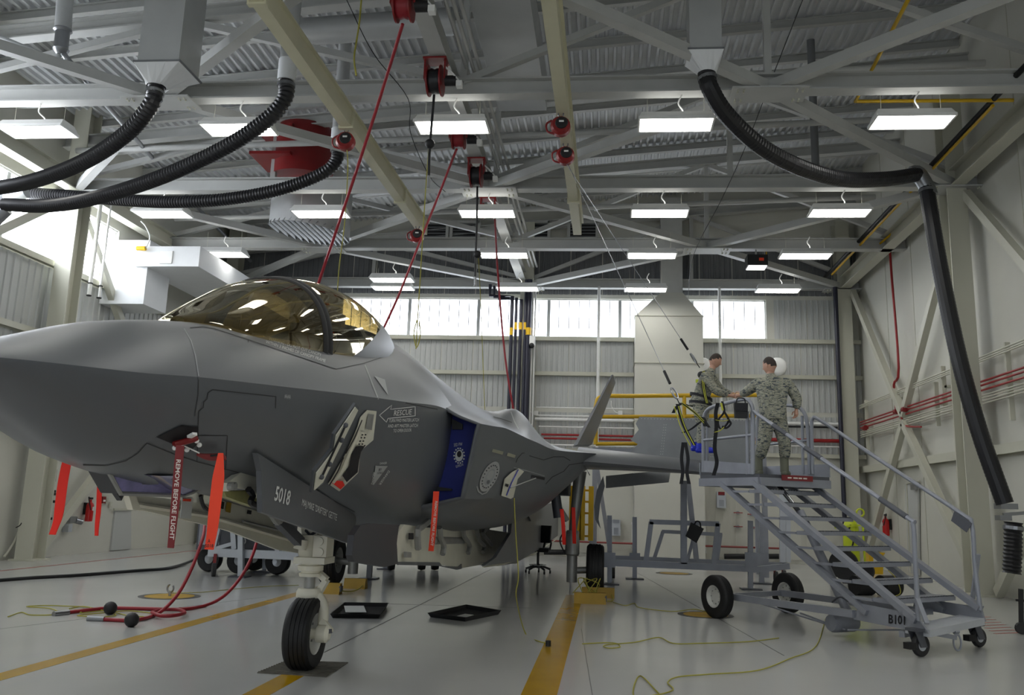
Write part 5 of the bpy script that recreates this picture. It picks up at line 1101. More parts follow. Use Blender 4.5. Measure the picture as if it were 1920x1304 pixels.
J = {'pelvis': (L(1313, 762), .15), 'waist': (L(1315, 742), .145), 'chest': (L(1322, 718), .165), 'upper': (L(1328, 704), .12), 'neck': (L(1334, 694), .058), 'head': (L(1341, 677), .06),
     's1': (L(1324, 707, -.19), .085), 'e1': (L(1343, 735, -.24), .07), 'w1': (L(1366, 741, -.2), .05), 's2': (L(1332, 706, .19), .085), 'e2': (L(1352, 733, .2), .07), 'w2': (L(1374, 741, .1), .048),
     'h1': (L(1312, 772, -.1), .115), 'k1': (L(1318, 806, -.1), .085), 'a1': (L(1312, 837, -.1), .06), 'h2': (L(1317, 772, .1), .115), 'k2': (L(1319, 806, .1), .085), 'a2': (L(1305, 835, .1), .06)}
E = [('pelvis', 'waist'), ('waist', 'chest'), ('chest', 'upper'), ('upper', 'neck'), ('neck', 'head'), ('chest', 's1'), ('s1', 'e1'), ('e1', 'w1'), ('chest', 's2'), ('s2', 'e2'), ('e2', 'w2'), ('pelvis', 'h1'), ('h1', 'k1'), ('k1', 'a1'), ('pelvis', 'h2'), ('h2', 'k2'), ('k2', 'a2')]
pm1 = person('person', 'person in camouflage with safety harness and blue shoe covers standing on the wing', J, E, 'pelvis', V((.9, -.15, -.42)), V((.3, 0, 1)), [(L(1367, 742, -.2), V((1, 0, -.12)), V((0, 0, 1)), V((0, 1, -.3))), (L(1375, 741, .1), V((1, -.2, -.12)), V((0, 0, 1)), V((0, -1, -.3)))],
             [(L(1312, 845, -.1), V((.95, -.25, -.02)), .27), (L(1303, 842, .1), V((.95, .1, -.02)), .27)], 'boot', L(1312, 850))
hg = [([(1314, 700), (1322, 722), (1332, 750)], .05), ([(1322, 696), (1330, 705), (1336, 722), (1338, 752)], .04)]
def wrapband(pts, w_, m, name):
    G().ribbon(crv([V(p) for p in pts], 6), V((0, 0, w_/2)), .012).build(name, m, pm1, smooth=60)
c, d = J['waist'][0], J['pelvis'][0]
for k, r_, tl in ((.15, .195, -.06), (.75, .2, -.03)):
    q = c.lerp(d, k); wrapband([q+V((r_*cos(a), r_*sin(a), tl*cos(a))) for a in [2*pi*i/16 for i in range(17)]], .05, 'webbing', 'harness_belt')
c = J['chest'][0]
P = [J['upper'][0]+V((-.1, -.17, .05)), c+V((-.06, -.215, .0)), J['waist'][0]+V((.04, -.2, .0)), J['pelvis'][0]+V((.1, -.2, .03))]
G().ribbon(crv(P, 6), V((.03, 0, .012)), .01).build('harness_strap', 'webbing', pm1); 
for o in (-.012, .012): G().ribbon([p+V((o, -.008, 0)) for p in crv(P, 6)], V((.005, 0, .002)), .008).build('strap_stripe', 'webyellow', pm1)
G().ball(J['upper'][0]+V((-.13, -.04, .0)), .07, 7, (1, 1.6, .9)).build('back_pad', 'webbing', pm1, smooth=60); G().cb(J['upper'][0]+V((-.2, -.06, -.12)), (.06, .12, .05)).build('dorsal_ring', 'lime', pm1)
RY = (p0+q1)/2; RY = RY.y-.15
R_ = lambda px, py, o=0: A(px, py, Y=RY+o)
J = {'pelvis': (R_(1450, 788), .16), 'waist': (R_(1449, 762), .165), 'chest': (R_(1449, 733), .18), 'upper': (R_(1447, 714), .13), 'neck': (R_(1445, 703), .06), 'head': (R_(1443, 686), .06),
     's1': (R_(1421, 719, .05), .09), 'e1': (R_(1403, 733, .22), .072), 'w1': (R_(1390, 741, .42), .05), 's2': (R_(1478, 720, -.02), .09), 'e2': (R_(1495, 748, -.05), .075), 'w2': (R_(1493, 768, -.02), .052),
     'h1': (R_(1438, 796, 0), .12), 'k1': (R_(1432, 832, -.03), .09), 'a1': (R_(1424, 862, .04), .075), 'h2': (R_(1462, 796, 0), .12), 'k2': (R_(1472, 832, -.02), .09), 'a2': (R_(1471, 862, .05), .075)}
fz = zp+.05
a1, a2 = R_(1422, 880, .04), R_(1471, 882, .05)
a1.z = a2.z = fz
person('person', 'person in camouflage seen from behind on the stair platform, reaching left', J, E, 'pelvis', V((-.75, .62, -.2)), V((0, 0, 1)), [(J['w1'][0], V((-.8, .6, -.1)), V((0, 0, 1)), V((.3, .6, -.3))), (J['w2'][0], V((-.03, .02, -1)), V((-.6, .7, 0)), V((-.5, -.3, -.1)))],
       [(a1, V((-.5, .8, 0)), .27), (a2, V((.35, .9, 0)), .27)], 'sage', (RY, RY, zp), .26)
# ---------------------------------------------------------------- back wall equipment
a, b = A(1191, 592, Y=28.0), A(1318, 592, Y=28.0); c, d = A(1240, 546, Y=28.1), A(1281, 546, Y=28.1)
t = thing('wall_duct', 'tall cream air duct on the back wall tapering into a narrow shaft', 'duct', ((a.x+b.x)/2, 28, 0))
zt_ = a.z; zz = [0, A(1250, 790, Y=28).z, A(1250, 681, Y=28).z, zt_]
for i in range(3): G().box((a.x, 28.0, zz[i]+(.012 if i else 0)), (b.x, 28.95, zz[i+1])).build('duct_section', 'wall', t)
for z in zz[1:]: G().box((a.x-.03, 27.97, z-.012), (b.x+.03, 28.95, z+.012)).build('duct_flange', 'steel', t)
G().hexa([(a.x, 28, zt_), (b.x, 28, zt_), (b.x, 28.95, zt_), (a.x, 28.95, zt_), (c.x, 28.3, c.z), (d.x, 28.3, c.z), (d.x, 28.9, c.z), (c.x, 28.9, c.z)]).build('duct_taper', 'wall', t)
G().box((c.x, 28.3, c.z), (d.x, 28.9, 11.8)).build('duct_riser', 'roofsteel', t)
for i, (px, r) in enumerate(((958, .06), (966, .05), (975, .055), (984, .055), (990, .09))):
    x = A(px, 640, Y=28.2).x; top = A(px, 556+3*i, Y=28.2).z
    P = [(x, 28.2, 0), (x, 28.2, top)]+([(x-.75, 28.2, top+.02), (x-.75, 28.2, top+.4)] if i < 3 else [(x, 28.2, 8.9)])
    t = thing('riser_pipe', 'dark blue riser pipe against the back column, %s in the bundle' % ('leftmost', 'second from left', 'middle', 'second from right', 'thick rightmost')[i], 'pipe', (x, 28.2, 0), 'dark blue riser pipes')
    G().tube(P, r, 10).build('pipe', 'bluepipe', t, smooth=50); z = A(px, 612 if i % 4 else 622, Y=28.2).z; G().cyl((x, 28.2, z-.12), (x, 28.2, z+.12), r*1.06, n=10).build('yellow_band', 'yellow', t)
for z in (5.4, 6.6): t = None
for px in (997, 1002): x = A(px, 640, Y=28.35).x; line('conduit', 'thin white conduit right of the dark riser pipes, %s' % ('inner' if px == 997 else 'outer'), 'pipe', [(x, 28.35, .2), (x, 28.35, 4), (x, 28.35, 8.8)], .03, 'white', 8)
p = A(997, 645, Y=28.1); t = thing('security_camera', 'white dome security camera beside the dark riser pipes', 'camera', p); G().cb(p+V((0, .1, .12)), (.16, .2, .3)).build('housing', 'white', t); G().ball(p+V((0, 0, -.06)), .09, 8).build('dome', 'black', t, smooth=60); G().bar(p+V((0, .1, .1)), V((p.x, 28.7, p.z+.1)), .06).build('arm', 'white', t)
i = 0
for y, r, m, x0, x1, nm_ in ((764, .02, 'white', 1005, 1189, 'thin white pipe'), (779, .02, 'white', 1005, 1189, 'second thin white pipe'), (786, .05, 'white', 1003, 1189, 'thick white pipe'), (800, .02, 'white', 1010, 1189, 'third thin white pipe'), (815, .035, 'redpipe', 1015, 1189, 'red pipe'), (822, .035, 'redpipe', 1020, 1189, 'lower red pipe'), (834, .025, 'white', 1015, 1189, 'lowest white pipe'),
                          (791, .055, 'white', 1320, 1585, 'thick white pipe'), (797, .03, 'black', 1320, 1570, 'dark pipe'), (822, .06, 'redpipe', 1320, 1580, 'broad red pipe'), (833, .02, 'white', 1320, 1580, 'thin white pipe')):
    p, q = A(x0, y, Y=28.75), A(x1, y, Y=28.75); q.z = p.z; i += 1
    line('wall_pipe', '%s along the back wall %s of the tall duct' % (nm_, 'left' if x0 < 1200 else 'right'), 'pipe', [p, (p+q)/2, q], r, m, 8)
for px in (1005, 1163): p = A(px, 775, Y=28.8); t = thing('junction_box', 'white junction box with conduit on the back wall, %s' % ('beside the riser pipes' if px < 1100 else 'behind the yellow rail'), 'box', p); G().cb(p, (.14, .12, .14)).build('box', 'white', t); G().tube(crv([p, p+V((-.15, 0, .02)), p+V((-.28, 0, .2)), p+V((-.3, 0, .4))], 5), .018, 6).build('conduit', 'white', t); G().bar(p-V((0, 0, .1)), p-V((0, 0, .8)), .02).build('strut', 'steel', t)
p = A(1030, 440, Y=28.7)
# lower window in the back wall
p, q = A(1186, 1031, Y=28.9), A(1322, 986, Y=28.9)
t = thing('window_3', 'low dark window with white frame in the back wall', 'window', p, kind='structure'); W_, Hh = q.x-p.x, q.z-p.z
for k in range(6): G().box((p.x+W_*k/6+.03, 28.93, p.z+.04), (p.x+W_*(k+1)/6-.03, 28.96, q.z-.04)).build('pane', 'darkglass', t)
for k in range(7): G().box((p.x+W_*k/6-.03, 28.88, p.z), (p.x+W_*k/6+.03, 28.97, q.z)).build('mullion', 'white' if k in (0, 3, 6) else 'duct', t)
for z in (p.z, q.z): G().box((p.x-.05, 28.88, z-.04), (q.x+.05, 28.97, z+.04)).build('window_frame', 'white', t)
G().box((p.x, 28.965, p.z), (q.x, 28.985, q.z)).build('blind', 'darkpanel', t)
p, q = A(1010, 1014, Y=28.7), A(1470, 1024, Y=28.7); q.z = p.z; line('wall_pipe', 'thin rusty pipe low along the back wall behind the stand', 'pipe', [p, (p+q)/2, q], .03, 'redline', 8)
p, q = A(1358, 1044, Y=28.6), A(1472, 1044, Y=28.6); t = thing('floor_bumper', 'long black bumper bar low on the back wall', 'bumper', p); G().cyl(p, q, .08, n=12).build('bar', 'black', t, smooth=40); 
for k in (.1, .9): r_ = p.lerp(q, k); G().bar(r_, V((r_.x, 28.98, r_.z)), .08).build('bracket', 'standdark', t)
p, q = A(1020, 1036, Y=28.6), A(1066, 1036, Y=28.6); t = thing('floor_bumper', 'short black bumper bar low on the wall beside the main gear leg', 'bumper', p); G().cyl(p, q, .08, n=12).build('bar', 'black', t, smooth=40); G().cyl(q-V((.02, 0, 0)), q+V((.03, 0, 0)), .1, n=12).build('end_cap', 'white', t); G().bar(p.lerp(q, .5), V((p.lerp(q, .5).x, 28.98, p.z)), .08).build('bracket', 'standdark', t)
for px, py, lb in ((1352, 938, 'grey alarm box with red top on the back wall under the platform'), (1155, 990, 'grey outlet box on the back wall beside the stand post')):
    p = A(px, py, Y=28.85); t = thing('wall_box', lb, 'box', p); G().cb(p, (.28, .2, .5)).build('case', 'standlight', t); G().cb(p+V((0, -.11, .2)), (.2, .03, .1)).build('top_light', 'redmetal' if px > 1300 else 'metal', t); G().cb(p+V((0, -.11, -.1)), (.14, .03, .2)).build('cover', 'metal', t)
for k, (px, py) in enumerate(((1384, 962), (1384, 988), (1410, 965), (1413, 990))): p = A(px, py, Y=28.85); t = thing('wall_valve', 'small brass wall valve under the stairs, %s' % ('upper left', 'lower left', 'upper right', 'lower right')[k], 'valve', p); G().cyl(p, p+V((0, .15, 0)), .05, n=10).build('body', 'metal', t, smooth=40); G().bar(p+V((-.14, 0, 0)), p+V((.14, 0, 0)), .03).build('lever', 'redline', t)
# ---------------------------------------------------------------- right wall equipment
XP = XR-.28; i = 0
for y, m, r in ((705.8, 'steel', .02), (709.7, 'steel', .016), (713, 'steel', .018), (746.4, 'redpipe', .024), (752.7, 'redpipe', .024), (761, 'redpipe', .024), (769.8, 'steel', .016), (774, 'steel', .016), (778.4, 'steel', .016), (783, 'steel', .016)):
    z = A(1750, y, X=XP).z; lb = 'white pipe along the right wall above the red pipes, %s' if i < 3 else 'red pipe along the right wall, %s' if i < 6 else 'white pipe along the right wall below the red pipes, %s'
    pos = ('uppermost', 'middle', 'lowest')[i % 3] if i < 6 else ('uppermost', 'second', 'third', 'lowest')[i-6]; i += 1
    line('wall_pipe', lb % pos, 'pipe', [(XP, 12.5, z), (XP, 20, z), (XP, 28.3, z)], r, m, 8)
for px, y0, y1, lb in ((1770, 686, 765, 'beside the right column'), (1893, 640, 790, 'near the right edge'), (1757, 716, 800, 'left of the right column'), (1626, 750, 850, 'near the far right corner'), (1690, 745, 805, 'at the red valves')):
    q = A(px, (y0+y1)/2, X=XP+.1); zt_, zb_ = A(px, y0, X=XP+.1).z, A(px, y1, X=XP+.1).z
    t = thing('pipe_support', 'cream pipe support post on the right wall %s' % lb, 'bracket', (XR, q.y, zb_)); G().bar((XP+.1, q.y, zb_), (XP+.1, q.y, zt_), .1, .06).build('post', 'steel', t); G().bar((XP+.1, q.y, (zb_+zt_)/2), (XR, q.y, (zb_+zt_)/2), .06).build('arm', 'steel', t)
Q = [A(1667, 446, X=XP-.02), A(1672, 520, X=XP-.02), A(1685, 690, X=XP-.02), A(1676, 722, X=XP-.02), A(1681, 775, X=XP-.02)]
t = thing('red_riser', 'red riser pipe with valves dropping to the right wall pipes', 'pipe', Q[-1]); G().tube(crv(Q, 4), .035, 8).build('riser', 'redpipe', t, smooth=50)
for px, py in ((1681, 772), (1696, 768), (1622, 803)): p = A(px, py, X=XP-.05); G().lathe([(.03, -.1), (.08, -.09), (.08, .09), (.03, .1)], p, (0, 1, 0), 12).build('valve', 'redmetal', t, smooth=40)
G().tube(crv([A(px, py, X=XP-.05) for px, py in ((1690, 775), (1693, 795), (1705, 800), (1727, 801))], 5), .025, 8).build('branch', 'redpipe', t)
xw = XR-.02
dr_ = thing('door_1', 'white door with closer on the right wall behind the stairs', 'door', A(1712, 1078, X=xw), kind='structure')
G().prism([A(*p, X=xw) for p in ((1700, 908), (1724, 903), (1726, 1080), (1707, 1074))], (-.05, 0, 0)).build('door_leaf', 'panel', dr_); G().tube([A(*p, X=xw-.06) for p in ((1707, 1074), (1700, 908), (1724, 903))], .025, 6).build('door_frame', 'steel', dr_); G().cb(A(1714, 914, X=xw-.12), (.1, .3, .14)).build('door_closer', 'metal', dr_)
def extinguisher(p, label, n):
    t = thing('fire_extinguisher', label, 'extinguisher', p, 'wall-hung fire extinguishers'); G().lathe([(.0, -.28), (.09, -.27), (.095, -.22), (.095, .12), (.075, .18), (.03, .22), (.03, .28), (0, .28)], p, n=18).build('cylinder', 'extred', t, smooth=40)
    G().cb(p+V((0, 0, .31)), (.05, .12, .05)).build('valve_head', 'black', t); G().tube(crv([p+V((0, -.05, .3)), p+V((n*.02, -.14, .34)), p+V((n*.05, -.13, .2)), p+V((n*.08, -.08, .02))], 5), .014, 6).build('hose', 'black', t); G().prism([p+V((n*.098, -.05, -.0)), p+V((n*.098, .04, -.0)), p+V((n*.098, .04, .1)), p+V((n*.098, -.05, .1))], (n*.004, 0, 0)).build('instruction_label', 'paper', t)
    G().cb(p+V((-n*.12, 0, .05)), (.06, .1, .3)).build('wall_bracket', 'black', t)
extinguisher(A(1661, 987, X=XR-.16), 'red fire extinguisher hung on the right wall behind the stairs', -1); extinguisher(A(168, 958, X=XL+.16), 'red fire extinguisher hung on the left wall under the nose', 1)
# ---------------------------------------------------------------- left wall equipment
p = A(131, 975, X=XL+.1); t = thing('power_outlet', 'grey industrial power outlet with plugs on the left wall', 'outlet', p); G().cb(p, (.2, .3, .16)).build('box', 'metal', t); G().cb(p-V((0, .06, .2)), (.16, .16, .2)).build('lower_box', 'standlight', t); G().cyl(p+V((.05, .15, -.02)), p+V((.12, .32, -.06)), .07, n=12).build('plug_cap', 'metal', t, smooth=40)
p = A(193, 938, X=XL+.05); t = thing('alarm_pull', 'small red alarm pull station on the left wall', 'alarm', p); G().cb(p, (.08, .16, .18)).build('case', 'redmetal', t); G().cb(p+V((.045, 0, -.02)), (.01, .1, .05)).build('handle', 'white', t); 
for dx, lb in ((200, 'nearer the alarm'), (207, 'nearer the door')): p = A(dx, 940+(dx-200), X=XL+.04); t = thing('wall_switch', 'small beige switch plate on the left wall %s' % lb, 'switch', p); G().cb(p, (.04, .1, .16)).build('plate', 'steel', t); G().cb(p+V((.025, 0, 0)), (.01, .04, .06)).build('toggle', 'wall', t)
d2 = thing('door_2', 'grey door in the left wall behind the nose doors', 'door', A(212, 1034, X=XL), kind='structure'); G().prism([A(*p, X=XL) for p in ((205, 1033), (243, 1029), (243, 957), (213, 958))], (.05, 0, 0)).build('door_leaf', 'panel', d2); G().prism([A(*p, X=XL+.06) for p in ((212, 954), (245, 953), (245, 957), (212, 958))], (.05, 0, 0)).build('door_head', 'steel', d2)
for a_, b_, lb in (((188, 385), (167, 555), 'left'), ((206, 385), (187, 560), 'right')):
    P = [A(*a_, X=XL+.6), A((a_[0]+b_[0])/2, (a_[1]+b_[1])/2, X=XL+.6), A(*b_, X=XL+.6)]; x, y = P[1].x, P[1].y
    t = thing('hanging_conduit', 'white vertical conduit hanging before the left window, %s of two' % lb, 'pipe', P[2]); G().cyl((x, y, P[2].z), (x, y, 8.9), .05 if lb == 'left' else .03, n=10).build('pipe', 'white', t, smooth=40); G().cyl((x, y, P[2].z-.01), (x, y, P[2].z+.02), .06, n=10).build('end_ring', 'black', t); G().cyl((x, y, P[2].z+.3), (x, y, P[2].z+.33), .058, n=10).build('coupling_ring', 'black', t)
P = [A(*p, X=XL+.1) for p in ((8, 1045), (25, 1020), (38, 990), (40, 975))]; line('wall_conduit', 'cream bent conduit low on the left wall by the column', 'pipe', P, .03, 'steel', 8); line('wall_cable', 'short dark cable end above the bent conduit', 'cable', [A(*p, X=XL+.3) for p in ((30, 990), (38, 985), (44, 974))], .012, 'black', 6)
for k, (px, py) in enumerate(((103, 892), (102, 922), (102, 927), (101, 941), (95, 973))): p = A(px, py, X=XL+.06); t = thing('wall_hook', 'small dark hook on the left wall, number %s from the top' % ('one', 'two', 'three', 'four', 'five')[k], 'hook', p); G().cb(p, (.05, .05, .3 if k == 0 else .06)).build('body', 'black', t); G().cb(p+V((-.03, 0, 0)), (.03, .09, .09)).build('plate', 'steel', t)
# ---------------------------------------------------------------- stands behind the fighter
def bars(name, label, cat, segs, m, loc):
    t = thing(name, label, cat, loc)
    for s in segs: G().bar(A(*s[1], Y=s[3]), A(*s[2], Y=s[3]), s[4], s[4], up=(0, 1, 0)).build(s[0], s[5] if len(s) > 5 else m, t)
    return t
YS = A(1407, 1106, Z=0).y; YT = YS+1.6
t = bars('maintenance_stand', 'aluminium wheeled stand with trapezoid frames behind the main gear', 'stand', [('base_bar', (1150, 1056), (1412, 1067), YS, .13), ('base_bar', (1150, 1047), (1476, 1061), YT, .12), ('telescopic_leg', (1407, 977), (1407, 1105), YS, .1), ('telescopic_leg', (1428, 980), (1428, 1096), YT, .1), ('telescopic_leg', (1190, 970), (1190, 1088), YT, .1), ('telescopic_leg', (1143, 967), (1143, 1092), YS, .1),
     ('frame_upright', (1211, 1054), (1221, 979), YS, .1), ('frame_top', (1218, 979), (1348, 983), YS, .1), ('frame_upright', (1338, 1062), (1346, 982), YS, .1), ('frame_upright', (1226, 1050), (1243, 997), YT, .08), ('frame_top', (1241, 997), (1354, 1003), YT, .08), ('frame_upright', (1345, 1052), (1352, 1002), YT, .06), ('mast', (1282, 902), (1282, 1058), YS, .13), ('mast_brace', (1290, 905), (1306, 1052), YT, .11), ('mast_brace', (1300, 1010), (1288, 1055), YT, .07),
     ('corner_post', (1467, 900), (1467, 1062), YT, .12, 'standlight'), ('corner_post', (1477, 930), (1478, 1055), YT+.6, .1, 'standlight'), ('end_bar', (1412, 1069), (1480, 1062), YS+.6, .12)], 'stand', A(1300, 1060, Y=YS))
for px, y in ((1407, YS), (1428, YT), (1190, YT), (1143, YS)):
    p = A(px, 1050, Y=y); G().cb((p.x, y-.08, p.z), (.24, .05, .3)).build('clamp_plate', 'stand', t); G().cb((p.x, y, .01), (.4, .4, .02)).build('foot_plate', 'standdark', t); 
    b_ = A(px, 1090, Y=y); G().bar((p.x, y, .02), (p.x, y, .5), .06).build('leg_foot', 'stand', t)
for px, py, y in ((1455, 1085, YT), (1470, 1080, YT+.6), (1150, 1064, YT)): p = A(px, py, Y=y); r = .14; G().lathe([(.05, -.04), (r, -.035), (r, .035), (.05, .04)], (p.x, y, r), (1, 0, 0), 18).build('caster_wheel', 'rubbergrey', t, smooth=40); G().bar((p.x, y, r), (p.x-.05, y, .42), .05).build('caster_fork', 'redmetal', t)
p = A(1303, 999, Y=YS-.15); t = thing('hanging_bag', 'black bag hanging askew on the aluminium stand frame', 'bag', p); G().prism([A(*q, Y=YS-.15) for q in ((1296, 980), (1320, 992), (1306, 1019), (1286, 1006))], (0, .08, 0)).build('bag_body', 'black', t); G().tube(crv([A(*q, Y=YS-.15) for q in ((1302, 984), (1306, 978), (1312, 980), (1314, 990))], 5), .015, 6).build('handle', 'webbing', t)
YW = 22.6
t = thing('work_platform', 'yellow-railed work platform behind the wing', 'platform', A(1118, 1075, Y=YW))
yt = lambda *pts: crv([A(*q, Y=YW) for q in pts], 5)
G().tube(yt((1117, 834), (1117, 800), (1118, 758), (1130, 744), (1180, 743), (1283, 742), (1430, 741)), .055, 10).build('guard_rail', 'yellowpipe', t, smooth=50)
for y in (782, 833): G().tube([A(1117, y, Y=YW), A(1430, y-2, Y=YW)], .05, 10).build('mid_rail', 'yellowpipe', t, smooth=50)
for px in (1283, 1430): G().tube([A(px, 741, Y=YW), A(px, 834, Y=YW)], .05, 10).build('rail_post', 'yellowpipe', t, smooth=50)
zz_ = A(1200, 842, Y=YW).z; xa, xb = A(1112, 842, Y=YW).x, A(1435, 842, Y=YW).x
G().box((xa, YW-.1, zz_-.12), (xb, YW+1.2, zz_)).build('deck', 'stand', t)
for x in (xa+.05, xb-.05):
    for y in (YW, YW+1.1): G().bar((x, y, 0), (x, y, zz_), .12).build('leg', 'stand', t)
G().bar((xa+.1, YW, 2.6), (xa+.45, YW, .5), .1).build('leg_brace', 'stand', t)
p = A(1094, 965, Y=21.4); t = thing('yellow_ladder', 'bright yellow ladder rack behind the near main gear leg', 'ladder', (p.x, 21.4, 0)); x0_, x1_ = A(1072, 960, Y=21.4).x, A(1108, 960, Y=21.4).x; zt_, zb_ = A(1094, 912, Y=21.4).z, A(1094, 1014, Y=21.4).z
for x in (x0_, x0_+.16, x1_-.2, x1_): G().box((x-.06, 21.35, zb_), (x+.06, 21.5, zt_)).build('rail', 'yellow', t)
for k in range(5): G().bar((x0_, 21.45, zb_+.1+(zt_-zb_-.2)*k/4), (x1_, 21.45, zb_+.1+(zt_-zb_-.2)*k/4), .05).build('rung', 'yellow', t)
for x in (x0_, x1_): G().bar((x, 21.45, 0), (x, 21.45, zb_), .06).build('leg', 'stand', t)
# pale dolly and dark unit under the nose
YD = A(452, 1082, Z=0).y
t = bars('equipment_dolly', 'pale grey steel dolly with tyres behind the nose gear', 'dolly', [('side_beam', (393, 1036), (640, 1046), YD, .16, 'standlight'), ('upright', (400, 1034), (411, 990), YD, .09, 'standlight'), ('upright', (440, 1030), (437, 985), YD, .1, 'standlight'), ('jack_leg', (452, 985), (452, 1080), YD-.15, .1, 'standlight'), ('upright', (520, 1038), (524, 1000), YD, .09, 'standlight'), ('brace', (402, 1030), (436, 1020), YD, .07, 'standlight'), ('cross_beam', (455, 1028), (640, 1036), YD+.9, .12, 'standlight'), ('jack_leg', (497, 1030), (497, 1068), YD+1.2, .09, 'standlight'), ('upright', (543, 1040), (543, 1005), YD, .08, 'standlight')], 'standlight', A(452, 1082, Z=0))
for px, py, y in ((395, 1040, YD+.9), (450, 1046, YD+.7), (522, 1044, YD+.8), (478, 1046, YD+1.6)):
    p = A(px, py, Y=y); r = .26; G().lathe([(.1, -.09), (r*.9, -.1), (r, -.05), (r, .05), (r*.9, .1), (.1, .09)], (p.x, y, r), (0, 1, 0), 24, False).build('tyre', 'rubber', t, smooth=40); G().lathe([(0, -.05), (.1, -.06), (.1, .06), (0, .05)], (p.x, y, r), (0, 1, 0), 16).build('wheel_hub', 'metal', t)
for px, y in ((452, YD-.15), (497, YD+1.2)): p = A(px, 1050, Y=y); G().cb((p.x, y, .012), (.34, .34, .024)).build('foot_plate', 'standdark', t); G().bar((p.x, y, .02), (p.x, y, .4), .07).build('jack_screw', 'stand', t)
p = A(402, 1056, Y=YD-.2); G().lathe([(.04, -.04), (.13, -.035), (.13, .035), (.04, .04)], (p.x, YD-.2, .13), (1, .6, 0), 18).build('caster_wheel', 'rubbergrey', t, smooth=40); G().bar((p.x, YD-.2, .13), (p.x-.04, YD-.1, .42), .06).build('caster_fork', 'redmetal', t)
p, q = A(384, 1020, Y=YD+1.0), A(540, 985, Y=YD+1.0); z0_, z1_ = p.z, q.z
t = thing('ground_power_unit', 'dark grey equipment unit on the dolly behind the orange streamer', 'unit', (p.x, YD+1, z0_)); G().box((p.x, YD+.6, z0_-.1), (q.x, YD+1.6, z1_+.25)).build('cabinet', 'standdark', t); G().tube([V(((p.x+q.x)/2+.1+.07*cos(a), YD+.58, z0_+.1+.07*sin(a))) for a in [2*pi*k/16 for k in range(16)]], .012, 6, closed=True).build('ring_handle', 'white', t); G().box((p.x+.05, YD+.57, z0_), (p.x+.5, YD+.6, z1_)).build('side_panel', 'stand', t)
for px, py, lb in ((692, 1086, 'slim jack post with foot plate seen under the belly, nearer'), (723, 1068, 'slim jack post with foot plate seen under the belly, farther')):
    p = A(px, py, Z=0); t = thing('jack_post', lb, 'jack', p); G().bar(p, p+V((0, 0, 1.15)), .1).build('post', 'stand', t); G().cb(p+V((0, 0, .012)), (.34, .34, .024)).build('foot_plate', 'standdark', t)
c = A(800, 1072, Z=0); t = thing('transport_dolly', 'low dolly with dark tyres glimpsed under the weapon bay doors', 'dolly', c)
for px in (733, 790, 815): p = A(px, 1070, Z=0); G().lathe([(.08, -.08), (.24, -.08), (.26, 0), (.24, .08), (.08, .08)], (p.x, p.y, .26), (1, .3, 0), 20).build('tyre', 'rubber', t, smooth=40); G().lathe([(0, -.05), (.08, -.06), (.08, .06), (0, .05)], (p.x, p.y, .26), (1, .3, 0), 14).build('wheel_hub', 'standlight', t)
a_, b_ = A(720, 1070, Z=0), A(840, 1070, Z=0); G().bar(a_+V((0, 0, .4)), b_+V((0, 0, .4)), .14).build('frame_beam', 'standlight', t); G().bar(a_+V((0, .9, .4)), b_+V((0, .9, .4)), .14).build('frame_beam', 'standlight', t)
# chair
c = A(1008, 1076, Z=0); k = c.y/1650; t = thing('drafting_chair', 'black drafting chair on casters with foot ring', 'chair', c)
for i in range(5):
    a = 2*pi*i/5+.3; e = c+V((.3*cos(a), .3*sin(a), .1)); G().tube([c+V((0, 0, .16)), c+V((.16*cos(a), .16*sin(a), .15)), e], .026, 8).build('base_arm', 'black', t, smooth=50); G().cyl(e+V((-.02, 0, -.06)), e+V((.02, 0, -.06)), .04, n=10).build('caster', 'black', t)
zs_ = A(1008, 1035, Y=c.y).z; G().cyl(c+V((0, 0, .12)), c+V((0, 0, zs_)), .03, n=10).build('gas_lift', 'black', t, smooth=40); zr = A(1008, 1060, Y=c.y).z
G().tube([c+V((.2*cos(a), .2*sin(a), zr)) for a in [2*pi*i/20 for i in range(20)]], .012, 6, closed=True).build('foot_ring', 'chrome', t)
G().hexa([c+V((-.25, -.24, zs_)), c+V((.25, -.24, zs_)), c+V((.25, .24, zs_)), c+V((-.25, .24, zs_)), c+V((-.27, -.26, zs_+.09)), c+V((.27, -.26, zs_+.09)), c+V((.27, .26, zs_+.09)), c+V((-.27, .26, zs_+.09))]).build('seat', 'black', t)
G().hexa([c+V((-.02, .2, zs_+.2)), c+V((.26, .05, zs_+.2)), c+V((.28, .1, zs_+.2)), c+V((.0, .26, zs_+.2)), c+V((.02, .24, zs_+.6)), c+V((.28, .08, zs_+.6)), c+V((.3, .13, zs_+.6)), c+V((.05, .3, zs_+.6))]).build('backrest', 'black', t); G().bar(c+V((.1, .15, zs_)), c+V((.16, .2, zs_+.3)), .05, .03).build('back_support', 'black', t)
for s in (-1, 1): G().tube(crv([c+V((s*.27, 0, zs_+.05)), c+V((s*.3, 0, zs_+.2)), c+V((s*.29, -.1, zs_+.26)), c+V((s*.29, .14, zs_+.26))], 4), .022, 6).build('armrest', 'black', t)
